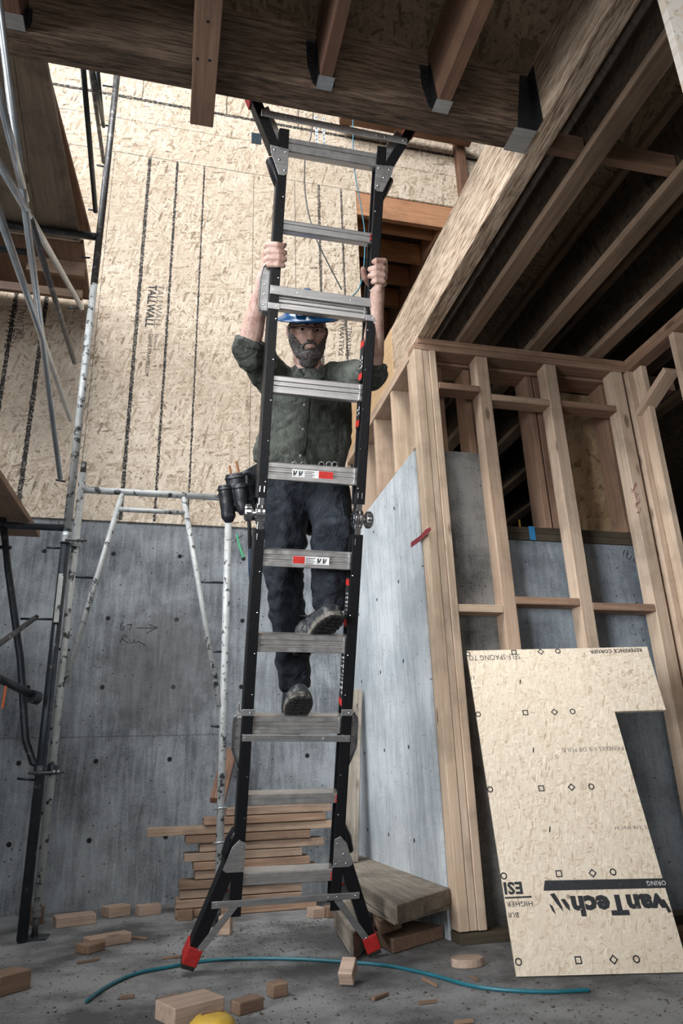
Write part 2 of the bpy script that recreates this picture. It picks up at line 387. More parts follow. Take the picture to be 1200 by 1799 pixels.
# ================================================================== SETTING
YB = 4.66; XW = 1.21; YS = 3.09; ZL = 2.895; ZT = 3.25
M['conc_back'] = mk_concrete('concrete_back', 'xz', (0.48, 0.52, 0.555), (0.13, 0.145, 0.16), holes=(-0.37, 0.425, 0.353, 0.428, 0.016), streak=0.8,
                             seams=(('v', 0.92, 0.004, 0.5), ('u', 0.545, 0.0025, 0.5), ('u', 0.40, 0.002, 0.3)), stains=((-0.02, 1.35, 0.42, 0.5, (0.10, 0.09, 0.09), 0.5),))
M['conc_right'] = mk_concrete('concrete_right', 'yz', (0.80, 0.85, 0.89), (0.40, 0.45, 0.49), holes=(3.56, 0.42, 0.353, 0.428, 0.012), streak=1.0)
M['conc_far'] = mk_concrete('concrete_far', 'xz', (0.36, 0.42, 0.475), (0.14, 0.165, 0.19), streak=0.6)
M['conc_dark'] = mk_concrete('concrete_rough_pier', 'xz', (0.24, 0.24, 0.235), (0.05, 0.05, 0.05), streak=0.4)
M['floor'] = mk_concrete('concrete_floor', 'xy', (0.25, 0.255, 0.26), (0.07, 0.07, 0.072), streak=0.0)

def slab(name, mat, xs, ys, zs, kind='structure', label=None, cat=None):
    b = MB(); b.box(xs[0], xs[1], ys[0], ys[1], zs[0], zs[1]); o = b.build(name, mat); return setp(o, label, cat, None, kind)
slab('floor', M['floor'], (-3.2, 5.0), (-3.0, 8.0), (-0.12, 0))
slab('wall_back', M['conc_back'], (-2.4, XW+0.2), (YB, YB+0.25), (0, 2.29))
tl = [( -0.622, 0.0022, 2.3, 5.47, 0.9), (0.508, 0.0022, 2.3, 5.47, 0.9), (-0.345, 0.013, 2.3, 5.47, 1), (-0.125, 0.009, 2.3, 5.47, 1), (0.095, 0.0065, 2.3, 5.47, 1),
      (0.86, 0.003, 2.3, 5.47, 0.8), (1.07, 0.0115, 2.3, 5.47, 0.9), (1.27, 0.009, 2.3, 5.47, 0.9), (-0.985, 0.015, 2.3, 5.47, 1), (-1.19, 0.014, 2.3, 5.47, 1), (-1.5, 0.002, 2.3, 5.47, 1)]
th_ = [(6.09, 0.016, -3, 3.0, 1), (5.84, 0.003, -3, 2.4, 0.7), (5.475, 0.003, -3, 3.0, 0.9)]
tl += [(x, 0.006, 6.09, 7.5, 0.8) for x in (-0.86, -0.45, 0.0, 0.26, 0.49, 0.9)]
M['osb_wall'] = mk_osb('strand_board_wall', 'xz', (0.78, 0.68, 0.56), (0.52, 0.41, 0.30), (0.10, 0.065, 0.045), lines=tl, hlines=th_, scale=1.35, contrast=1.2)
b = MB(); b.box(-2.4, 1.405, YB-0.012, YB+0.12, 2.29, 5.47); b.box(-2.4, 3.2, YB-0.012, YB+0.12, 5.47, 7.4)
wu = setp(b.build('wall_upper', M['osb_wall']), kind='structure')
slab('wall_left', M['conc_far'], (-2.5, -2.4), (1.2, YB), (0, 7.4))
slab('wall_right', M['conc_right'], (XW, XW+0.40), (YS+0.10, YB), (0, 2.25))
# alcove behind the framed wall
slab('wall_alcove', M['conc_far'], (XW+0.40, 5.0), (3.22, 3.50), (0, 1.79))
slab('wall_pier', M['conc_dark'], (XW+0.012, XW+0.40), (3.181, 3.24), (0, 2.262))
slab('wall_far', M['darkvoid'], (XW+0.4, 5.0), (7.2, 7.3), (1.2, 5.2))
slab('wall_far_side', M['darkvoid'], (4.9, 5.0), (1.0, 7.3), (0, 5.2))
# subfloors
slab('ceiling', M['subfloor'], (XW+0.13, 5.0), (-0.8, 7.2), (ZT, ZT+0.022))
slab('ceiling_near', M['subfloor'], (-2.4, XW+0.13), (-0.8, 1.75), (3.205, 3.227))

# ================================================================== BEAMS AND JOISTS
HB0, HB1 = 1.742, 1.838
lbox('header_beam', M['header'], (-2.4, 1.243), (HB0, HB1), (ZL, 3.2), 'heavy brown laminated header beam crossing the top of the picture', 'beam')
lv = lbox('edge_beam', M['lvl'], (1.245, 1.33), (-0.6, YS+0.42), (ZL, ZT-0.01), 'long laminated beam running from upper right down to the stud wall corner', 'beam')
lbox('rim_board', M['ply'], (1.243, 1.30), (YS+0.422, YB-0.02), (ZL, ZT-0.01), 'short yellow plywood rim board beyond the pale end of the long beam', 'beam')
gj = 'short ceiling joists hung from the header beam'
jl = [(-0.585, 0.085, 'leftmost brown joist end in a steel hanger at top left corner'),
      (-0.0, 0.045, 'dark joist hidden above the board that sticks out under the header beam'),
      (0.428, 0.045, 'reddish joist hung right of the board that sticks out under the beam'),
      (0.858, 0.050, 'pale reddish joist hung second to the left of the long laminated beam')]
def hanger(x, w_, y1, z0, label, side=-1, galv=True):
    t = thing('joist_hanger', label, 'bracket', (x, y1, z0), 'steel hangers under the joists')
    b = MB(); b.box(x-w_/2-0.006, x+w_/2+0.006, y1-0.052, y1, z0-0.004, z0-0.0005); b.build('seat', M['galv'], t, bevel=0.001)
    for s_ in (-1, 1):
        b = MB(); a = x+s_*(w_/2+0.003)
        hh = 0.22 if s_ < 0 else 0.10
        b.prism([(a-0.0015, y1-0.048, z0), (a-0.0015, y1-0.001, z0), (a-0.0015, y1-0.001, z0+hh), (a-0.0015, y1-0.018, z0+hh)], (0.003, 0, 0))
        b.prism([(a, y1-0.001, z0+0.004), (a+s_*0.014, y1-0.001, z0+0.02), (a+s_*(0.032 if s_ < 0 else 0.016), y1-0.001, z0+hh*0.5), (a+s_*(0.034 if s_ < 0 else 0.012), y1-0.001, z0+hh), (a, y1-0.001, z0+hh)], (0, -0.003, 0))
        if s_ < 0:
            for k in range(5): b.obox((a-0.012-0.002*k, y1-0.006, z0+0.04+0.036*k), (0.004, 0, 0), (0, 0.003, 0), (0, 0, 0.004))
        b.build('flange', M['blackhanger'], t)
    return t
for x, w_, l in jl:
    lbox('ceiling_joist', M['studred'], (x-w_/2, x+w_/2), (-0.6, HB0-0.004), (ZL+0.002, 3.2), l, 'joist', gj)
hanger(-0.585, 0.085, HB0, ZL+0.002, 'steel hanger at the top left corner of the picture')
hanger(0.428, 0.045, HB0, ZL+0.002, 'grey steel hanger seat under the narrow reddish joist, middle of the three on the beam')
hanger(0.858, 0.050, HB0, ZL+0.002, 'grey steel hanger seat under the pale joist, right of the narrow one')
lumber('ledger_board', M['plate'], (0.022, -0.6, ZL-0.019), (0.022, 1.945, ZL-0.019), 0.082, 0.036, (0, 0, 1), 'flat brown board running under the header beam and sticking out past it', 'board')
b = MB()
lb_ = [o for o in col.objects if o.name.startswith('ledger_board')][0]
for x, y in ((365, 38), (347, 103), (368, 106)):
    q = at(x, y, 2, ZL-0.0375); b.ell(q, (0.005, 0, 0), (0, 0.005, 0), (0, 0, 0.0012), 10, 6)
o = b.build('nail_head', M['blackhanger'], lb_, origin=(0, 0, 0)); o.matrix_local = LOCALM[lb_.name].inverted()
# beam end hanger
t = thing('beam_hanger', 'large grey steel hanger carrying the header beam at the long beam', 'bracket', (1.245, HB0, ZL))
b = MB(); b.box(1.155, 1.244, HB0-0.004, HB1+0.004, ZL-0.004, ZL-0.0005); b.build('seat', M['galv'], t, bevel=0.001)
b = MB(); b.prism([(1.165, HB0-0.004, ZL), (1.243, HB0-0.004, ZL), (1.243, HB0-0.004, ZL+0.28), (1.21, HB0-0.004, ZL+0.28)], (0, 0.003, 0))
b.box(1.2405, 1.2435, HB0-0.05, HB0-0.004, ZL, ZL+0.28)
for k in range(8): b.obox((1.238, HB0-0.028+0.012*(k % 2), ZL+0.02+0.033*k), (0.003, 0, 0), (0, 0.004, 0), (0, 0, 0.004))
b.build('flange', M['blackhanger'], t)
# I-joists on the right
gi = 'deep joists above the framed wall'
il = [(1.528, 'wood joist with wide pale flange nearest the long laminated beam'), (1.953, 'second wood joist to the right of the long laminated beam'),
      (2.345, 'third wood joist, reaching the plate near its right corner'), (2.76, 'fourth wood joist near the right edge above the side wall plate'), (3.18, 'fifth wood joist, mostly beyond the right edge')]
for x, l in il:
    t = thing('wood_joist', l, 'joist', (x, 1.0, ZL), gi)
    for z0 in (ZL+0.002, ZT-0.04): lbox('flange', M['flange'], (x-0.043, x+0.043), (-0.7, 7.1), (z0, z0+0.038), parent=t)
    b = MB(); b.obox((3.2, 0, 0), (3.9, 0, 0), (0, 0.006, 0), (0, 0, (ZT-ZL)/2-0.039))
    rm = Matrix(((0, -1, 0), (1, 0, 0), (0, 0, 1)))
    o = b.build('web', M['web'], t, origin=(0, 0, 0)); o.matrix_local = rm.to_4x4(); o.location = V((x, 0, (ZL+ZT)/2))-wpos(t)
for xa, xb, l in ((1.335, 1.515, 'reddish cross block between the long beam and the first joist'), (1.541, 1.940, 'reddish cross block between the first and second joists'), (1.966, 2.332, 'reddish cross block between the second and third joists'), (2.358, 2.747, 'reddish cross block between the third and fourth joists')):
    lumber('blocking_board', M['plate'], (xa, 1.85, ZL+0.09), (xb, 1.85, ZL+0.09), 0.038, 0.088, (0, 0, 1), l, 'board', 'cross blocks between the deep joists')

# ================================================================== FRAMED WALL (plane YS)
D2 = 0.089
lbox('corner_post', M['stud'], (XW+0.008, XW+0.055), (YS, YS+0.086), (0.045, 2.818), 'left stud of the pale corner post, edge facing the camera', 'stud', 'studs of the corner post')
lbox('corner_post', M['stud'], (XW+0.057, XW+0.092), (YS+0.004, YS+0.086), (0.045, 2.818), 'middle stud of the pale corner post', 'stud', 'studs of the corner post')
lbox('corner_post', M['stud'], (XW+0.094, XW+0.132), (YS-0.003, YS+0.086), (0.045, 2.818), 'right stud of the pale corner post', 'stud', 'studs of the corner post')
lbox('top_plate', M['plate'], (1.245, 2.56), (YS, YS+D2), (2.858, ZL), 'brown upper plate along the top of the framed wall', 'board')
lbox('lower_top_plate', M['plate'], (1.22, 2.56), (YS+0.002, YS+D2+0.01), (2.82, 2.857), 'brown lower plate directly beneath the upper plate of the framed wall', 'board')
sx = [(1.613, 0.072, 'front wall stud, first to the right of the corner post', 2.815), (2.035, 0.075, 'front wall stud with dark knots, second to the right of the corner post', 2.815),
      (2.465, 0.075, 'front wall stud carrying faint red writing, third from the corner post', 2.815)]
for x, w_, l, z1 in sx:
    lbox('wall_stud', M['stud'], (x-0.019-0.016, x+0.019+0.016), (YS, YS+D2), (0.045, z1), l, 'stud', 'front wall studs')
lbox('wall_stud', M['stud'], (2.522, 2.560), (YS-0.02, YS+D2), (0.045, 2.815), 'pale stud at the inner corner of the side wall, next to the red writing stud', 'stud', 'side wall studs')
lbox('wall_stud', M['stud'], (2.562, 2.60), (YS-0.09, YS-0.001), (0.045, 2.815), 'broad faced stud at the inner corner near the right edge', 'stud', 'side wall studs')
# side wall towards the camera
lbox('side_plate', M['plate'], (2.53, 2.62), (0.8, YS-0.003), (2.858, ZL), 'brown plate of the side wall running to the right edge', 'board')
lbox('side_lower_plate', M['plate'], (2.53, 2.62), (0.8, YS-0.003), (2.82, 2.857), 'lower brown plate of the side wall, under the other one', 'board')
_y = at(1176, 600, 0, 2.53).y
lbox('wall_stud', M['stud'], (2.53, 2.62), (_y-0.038, _y), (0.045, 2.818), 'stud of the side wall cut off by the right edge of the picture', 'stud', 'side wall studs')
p0 = at(1128, 728, 0, 2.57); p1 = at(1178, 650, 0, 2.57)
lumber('diagonal_block', M['stud'], (2.575, p0.y, p0.z), (2.575, p1.y, p1.z), 0.088, 0.036, (0, 0.4, 1), 'short pale block slanting between the side wall studs at right', 'board')
# blocking rows
def blk(xa, xb, ya, yb, z, mat, l, yoff=0.0, th=0.038):
    lumber('wall_block', mat, (xa, YS+D2/2+yoff, z), (xb, YS+D2/2+yoff, z), D2, th, (0, 0, 1), l, 'block', 'blocking between the wall studs')
blk(XW+0.134, 1.577, 0, 0, 2.60, M['plate'], 'reddish upper block right beside the corner post', -0.01)
blk(1.649, 1.999, 0, 0, 2.565, M['stud'], 'pale upper block between the first and second wall studs')
blk(2.071, 2.429, 0, 0, 2.575, M['plate'], 'brown upper block between the second and third wall studs', 0.01)
blk(XW+0.134, 1.577, 0, 0, 1.39, M['stud'], 'pale lower block right beside the corner post')
blk(1.649, 1.999, 0, 0, 1.435, M['plate'], 'reddish lower block between the first and second wall studs')
blk(2.071, 2.429, 0, 0, 1.415, M['plate'], 'brown lower block between the second and third wall studs', 0.0)
blk(2.604, 2.99, 0, 0, 1.49, M['stud'], 'pale block at the right edge beyond the side wall studs', 0.0)
lbox('bottom_plate', M['treated'], (1.215, 5.0), (YS-0.015, YS+D2), (0, 0.04), 'dark treated bottom plate under the framed wall', 'board')
# rear wall on the low concrete
lbox('sill_plate', M['treated'], (XW+0.40, 2.95), (3.205, 3.35), (1.79, 1.826), 'lower dark treated sill board on the low concrete wall', 'board', 'dark sill boards')
lbox('sill_plate', M['treated'], (XW+0.40, 2.95), (3.21, 3.345), (1.828, 1.865), 'upper dark treated sill board with a blue mark', 'board', 'dark sill boards')
RX = lambda x: at(x, 800, 1, 3.215).x
for x, l, z0 in ((1.405, 'short dark stud end above the rough concrete pier', 2.265), (RX(834), 'brown rear stud just left of the first front wall stud', 1.867), (RX(834)+0.042, 'second brown rear stud nailed to its neighbour left of the first front stud', 1.867), (RX(947), 'brown rear stud left of the second front wall stud', 1.867), (RX(947)+0.048, 'right one of the paired brown rear studs left of the second front stud', 1.867), (RX(1082), 'dark rear stud right of the strand board sheet', 1.867)):
    lbox('rear_stud', M['plate'], (x-0.019, x+0.019), (3.215, 3.345), (z0, 2.80), l, 'stud', 'rear wall studs')
lbox('rear_plate', M['plate'], (1.38, 2.95), (3.20, 3.345), (2.805, 2.89), 'brown plate above the rear studs behind the framed wall', 'board')
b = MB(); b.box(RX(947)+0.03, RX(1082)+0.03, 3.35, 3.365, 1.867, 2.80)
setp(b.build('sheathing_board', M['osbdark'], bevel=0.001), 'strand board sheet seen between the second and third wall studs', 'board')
# things deep in the dark room
b = MB(); c = at(912, 915, 1, 3.26); b.tube([(c.x, 3.26, 1.866), (c.x, 3.26, 1.866+0.055)], 0.006)
setp(b.build('sill_peg', M['yellow']), 'small orange peg standing on the dark sill', 'peg')
b = MB(); c0 = at(932, 925, 1, 3.204); c1 = at(938, 950, 1, 3.204); b.box(c0.x-0.012, c0.x+0.022, 3.2015, 3.2045, 1.79, 1.866)
sp = [o for o in col.objects if o.name.startswith('sill_plate')][1]
o = b.build('blue_mark', M['bluetape'], sp, origin=(0, 0, 0)); o.matrix_local = LOCALM[sp.name].inverted()

# pony wall on the right concrete wall
lbox('pony_sill', M['weather'], (1.235, 1.375), (YS+0.09, YB-0.02), (2.252, 2.285), 'weathered sill board on top of the right concrete wall', 'board')
lbox('pony_plate', M['stud'], (1.232, 1.372), (YS+0.088, YB-0.02), (ZL-0.036, ZL-0.001), 'upper pale plate right under the yellow rim board', 'board', 'plates under the long beam')
lbox('pony_plate', M['stud'], (1.230, 1.372), (YS+0.088, YB-0.02), (ZL-0.073, ZL-0.037), 'lower pale plate under the long beam over the short studs', 'board', 'plates under the long beam')
for y, l in ((3.24, 'short stud right behind the corner post above the concrete'), (3.56, 'short broad stud on the right concrete wall, second from the corner post'), (3.93, 'short broad stud on the right concrete wall, third from the corner post'), (4.30, 'short stud on the right concrete wall, nearest the back wall')):
    lbox('pony_stud', M['stud'], (1.235, 1.374), (y-0.019, y+0.019), (2.287, ZL-0.075), l, 'stud', 'short studs on the right concrete wall')

# upper storey joists seen beyond the wall edge
gu = 'reddish joists of the upper storey beyond the board wall'
for k, y in enumerate((4.83, 5.17, 5.50, 5.86, 6.22, 6.60)):
    nm = ('nearest', 'second', 'third', 'fourth', 'fifth', 'farthest')[k]
    lbox('upper_joist', M['upred_lit'], (1.3, 2.18), (y, y+0.04), (5.25, 5.47), nm+' reddish joist of the upper storey seen past the board wall', 'joist', gu)
lbox('upper_header', M['upred_lit'], (1.41, 3.2), (YB-0.005, YB+0.04), (5.22, 5.465), 'knotty brown header at the top of the upper opening', 'beam')
lbox('upper_side_beam', M['upred_lit'], (2.185, 2.23), (YB+0.05, 7.0), (5.22, 5.47), 'brown rim joist along the right ends of the upper joists', 'beam')
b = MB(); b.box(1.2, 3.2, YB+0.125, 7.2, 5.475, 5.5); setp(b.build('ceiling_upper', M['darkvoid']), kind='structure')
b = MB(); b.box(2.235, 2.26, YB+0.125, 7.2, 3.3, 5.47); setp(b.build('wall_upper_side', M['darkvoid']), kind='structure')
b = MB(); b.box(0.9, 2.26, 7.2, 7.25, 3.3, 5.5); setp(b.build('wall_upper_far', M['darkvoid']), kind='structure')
# bits above
for k, (xa, xb, z_, l) in enumerate(((1.25, 2.5, 6.12, 'dark shelf timber across the board wall above the upper opening'),)):
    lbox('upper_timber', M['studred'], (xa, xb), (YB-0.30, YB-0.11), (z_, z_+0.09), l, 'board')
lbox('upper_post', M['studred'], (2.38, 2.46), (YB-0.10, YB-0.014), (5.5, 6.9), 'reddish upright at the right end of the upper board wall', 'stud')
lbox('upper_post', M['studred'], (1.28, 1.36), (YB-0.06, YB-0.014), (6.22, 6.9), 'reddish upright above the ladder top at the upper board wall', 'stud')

# bright sheet at the top right corner
p = at(1166, 0, 1, 0.95)
M['osb_near'] = mk_osb('pale_board_near', 'xz', (0.92, 0.88, 0.82), (0.80, 0.68, 0.56), (0.3, 0.16, 0.1), nails=False, scale=1.0)
b = MB(); b.box(p.x+0.001, p.x+0.6, 0.95, 0.968, 0, 2.82); setp(b.build('sheathing_board', M['osb_near'], bevel=0.001), 'bright pale board in the top right corner of the picture', 'board')
# ================================================================== LADDER
LO = V((0.478134, 2.998107, 0.02578))
_ya, _le, _ti = -0.0131, 0.3598, -0.0129
X0 = V((math.cos(_ya), math.sin(_ya), 0)); B0 = V((math.sin(_ya), -math.cos(_ya), 0))
U0 = B0*math.sin(_le)+V((0, 0, 1))*math.cos(_le)
LX = X0*math.cos(_ti)+U0*math.sin(_ti); LU = U0*math.cos(_ti)-X0*math.sin(_ti); LN = LX.cross(LU)   # LN points at the camera side
def L(s, t, n=0.0): return LO + LX*s + LU*t + LN*n
ladder = thing('extension_ladder', 'tall black and aluminium articulated ladder with flared feet leaning on the header beam', 'ladder', LO)
LR = Matrix((LX, LU, LN)).transposed()
def lobox(b, s0, s1, t0, t1, n0, n1):
    return b.box8([L(s0, t0, n0), L(s1, t0, n0), L(s1, t1, n0), L(s0, t1, n0), L(s0, t0, n1), L(s1, t0, n1), L(s1, t1, n1), L(s0, t1, n1)])
def rivets(b, pts, n, r=0.0035):
    for s_, t_ in pts: b.ell(L(s_, t_, n), LX*r, LU*r, LN*r*0.6, 8, 6)
def lb(b, name, mat, parent=ladder, bevel=0.0015, smooth=False): return b.build(name, mat, parent, origin=LO if parent is ladder else wpos(parent), bevel=bevel, smooth=smooth)
RS = (-0.182, 0.188)
for k, s_ in enumerate(RS):
    for (t0, t1, hw, nm) in ((0.17, 1.585, 0.0185, 'lower_rail'), (1.70, 3.06, 0.017, 'upper_rail')):
        b = MB()
        lobox(b, s_-hw, s_+hw, t0, t1, -0.066, -0.060); lobox(b, s_-hw, s_+hw, t0, t1, -0.006, 0.0)
        lobox(b, s_-hw*(-1 if k else 1)-0.003, s_-hw*(-1 if k else 1)+0.003, t0, t1, -0.062, -0.002)
        lobox(b, s_-0.008, s_+0.008, t0, t1, -0.061, -0.004)
        r = lb(b, nm, M['fibre'])
        b = MB(); rivets(b, [(s_+0.01*(1 if k else -1)*-1, t0+0.06+0.15*i) for i in range(int((t1-t0)/0.15)) if not 2.52 < t0+0.06+0.15*i < 2.80], 0.0005, 0.003)
        lb(b, 'rivets', M['chrome'], r, bevel=0)
# rungs
rt = {1: 0.322, 2: 0.608, 3: 0.897, 4: 1.201, 5: 1.516, 6: 1.837, 7: 2.156, 8: 2.457, 9: 2.732, 10: 3.036}
rungs = {}
for n_, t in rt.items():
    big = 3 <= n_ <= 8; h = (0.057 if n_ == 8 else 0.067) if big else (0.048 if n_ == 1 else 0.040 if n_ != 10 else 0.052)
    prof = []
    if big:
        for i, (dt, dn) in enumerate(((0, -0.004), (0.006, 0.0), (0.026, 0.0), (0.030, -0.007), (0.037, -0.007), (0.041, 0.0), (0.049, 0.0), (0.053, -0.007), (0.060, -0.007), (0.064, 0.001), (0.086, 0.001), (0.090, -0.004))):
            prof.append((t-dt*h/0.09, -0.010+dn*1.3))
    else:
        prof = [(t, -0.014), (t-0.004, -0.010), (t-h*0.35, -0.010), (t-h*0.40, -0.013), (t-h+0.004, -0.013), (t-h, -0.016)]
    bk = [(t-h, -0.052), (t, -0.058)]
    s0, s1 = RS[0]+0.012, RS[1]-0.012
    poly = [L(s0, a, c) for a, c in prof+bk]
    b = MB(); b.prism(poly, LX*(s1-s0)); rungs[n_] = lb(b, 'rung', M['alu'] if big or n_ < 3 else M['alud'], bevel=0)
    if not big:
        b = MB()
        for q in (0.3, 0.7): lobox(b, s1-0.010, s1+0.003, t-h*q-0.004, t-h*q+0.004, -0.012, -0.002)
        if n_ in (1, 2, 9): lb(b, 'red_tab', M['redrub'], rungs[n_], bevel=0)
    else:
        b = MB(); lobox(b, s1-0.016, s1-0.010, t-h+0.004, t-0.003, -0.012, -0.0035); lb(b, 'end_cap', M['alud'], rungs[n_], bevel=0.001)
# warning stickers on two rungs
def sticker(n_, sa, sm, sb, redfirst):
    t = rt[n_]; P = rungs[n_]
    b = MB(); lobox(b, sa, sb, t-0.051, t-0.022, -0.0098, -0.0070); lb(b, 'label_plate', M['white'], P, bevel=0)
    r0, r1 = (sa, sm) if redfirst else (sm, sb)
    b = MB(); lobox(b, r0, r1, t-0.050, t-0.023, -0.0070, -0.0064); lb(b, 'red_label', M['redst'], P, bevel=0)
    w0, w1 = (sm, sb) if redfirst else (sa, sm)
    q = 0.024
    hx = w1-0.045 if redfirst else w0+0.004
    b = MB()
    for i in range(2):
        x = hx+i*0.021
        b.prism([L(x, t-0.047, -0.0070), L(x+0.005, t-0.047, -0.0070), L(x+0.005, t-0.028, -0.0070), L(x, t-0.028, -0.0070)], LN*0.0004)
        b.prism([L(x+0.007, t-0.047, -0.0070), L(x+0.012, t-0.037, -0.0070), L(x+0.015, t-0.029, -0.0070), L(x+0.010, t-0.028, -0.0070)], LN*0.0004)
        b.prism([L(x+0.004, t-0.037, -0.0070), L(x+0.010, t-0.047, -0.0070), L(x+0.010, t-0.035, -0.0070)], LN*0.0004)
    tx = w0+0.003 if redfirst else hx+0.043
    for i in range(4):
        b.prism([L(tx, t-0.028-0.006*i, -0.0070), L(tx+0.036-0.006*(i % 2), t-0.028-0.006*i, -0.0070), L(tx+0.036-0.006*(i % 2), t-0.0305-0.006*i, -0.0070), L(tx, t-0.0305-0.006*i, -0.0070)], LN*0.0004)
    lb(b, 'printing', M['ink'], P, bevel=0)
sticker(6, -0.075, 0.025, 0.080, False)
sticker(5, -0.052, -0.008, 0.085, True)
# flat cross bars, riveted
def bar(name, a, c, hw, n0, n1, riv=4):
    (sa, ta), (sb, tb_) = a, c
    b = MB(); b.box8([L(sa, ta-hw, n0), L(sb, tb_-hw, n0), L(sb, tb_+hw, n0), L(sa, ta+hw, n0), L(sa, ta-hw, n1), L(sb, tb_-hw, n1), L(sb, tb_+hw, n1), L(sa, ta+hw, n1)])
    o = lb(b, name, M['alud'])
    b = MB(); fr = {4: (0.03, 0.25, 0.75, 0.97), 6: (0.03, 0.16, 0.22, 0.78, 0.84, 0.97), 2: (0.04, 0.96)}[riv]
    rivets(b, [(sa+(sb-sa)*f, ta+(tb_-ta)*f) for f in fr], n1+0.0005, 0.0035); lb(b, 'rivets', M['chrome'], o, bevel=0)
    return o
bar('cross_bar', (-0.272, 0.222), (0.278, 0.228), 0.0125, 0.004, 0.010, 6)
bar('cross_bar', (-0.200, 0.824), (0.205, 0.818), 0.0125, 0.001, 0.007, 4)
bar('cross_bar', (-0.200, 2.463), (0.205, 2.461), 0.0165, 0.001, 0.007, 4)
bar('cross_bar', (-0.272, 3.098), (0.285, 3.090), 0.0125, 0.004, 0.010, 6)
# hinges with knobs
for k, s_ in enumerate(RS):
    sg = 1 if k else -1
    hc = thing('hinge', None, None, L(s_, 1.643, -0.03)); hc.parent = ladder; hc.location = L(s_, 1.643, -0.03)-LO; WORLD[hc.name] = L(s_, 1.643, -0.03)
    b = MB()
    for d in (-0.009, 0.009):
        b.tube([L(s_+d-0.0075, 1.643, -0.026), L(s_+d-0.005, 1.643, -0.026), L(s_+d+0.005, 1.643, -0.026), L(s_+d+0.0075, 1.643, -0.026)], [0.036, 0.040, 0.040, 0.036], 28)
    b.tube([L(s_-0.018, 1.643, -0.028), L(s_+0.018, 1.643, -0.028)], 0.018, 20)
    lb(b, 'hinge_disc', M['chrome'], hc)
    b = MB()
    for i in range(8):
        a = i*math.pi/4; b.ell(L(s_-0.016, 1.643+0.026*math.sin(a), -0.028+0.026*math.cos(a)), LX*0.003, LU*0.005, LN*0.005, 8, 6)
    lb(b, 'rivets', M['blackrub'], hc, bevel=0)
    b = MB(); lobox(b, s_-0.011, s_+0.011, 1.57, 1.72, -0.046, -0.002); lobox(b, s_-0.011, s_-0.005, 1.72, 1.745, -0.046, 0.003); lobox(b, s_+0.005, s_+0.011, 1.72, 1.745, -0.046, 0.003); lobox(b, s_-0.011, s_-0.005, 1.545, 1.57, -0.046, 0.003)
    lb(b, 'hinge_strap', M['chrome'], hc, bevel=0.002)
    b = MB(); kk = s_+sg*0.030
    b.tube([L(s_+sg*0.016, 1.643, -0.028), L(kk, 1.643, -0.028)], 0.012, 16)
    b.tube([L(kk, 1.643, -0.028), L(kk+sg*0.006, 1.643, -0.028), L(kk+sg*0.022, 1.643, -0.028), L(kk+sg*0.028, 1.643, -0.028)], [0.024, 0.030, 0.030, 0.026], 24)
    lb(b, 'lock_knob', M['chrome'] if k == 0 else M['alud'], hc, bevel=0.001)
    b = MB()
    for i in range(12):
        a = i*math.pi/6; b.tube([L(kk+sg*0.005, 1.643+0.030*math.sin(a), -0.028+0.030*math.cos(a)), L(kk+sg*0.023, 1.643+0.030*math.sin(a), -0.028+0.030*math.cos(a))], 0.0025, 6)
    lb(b, 'knob_grip', M['blackrub'], hc, bevel=0)
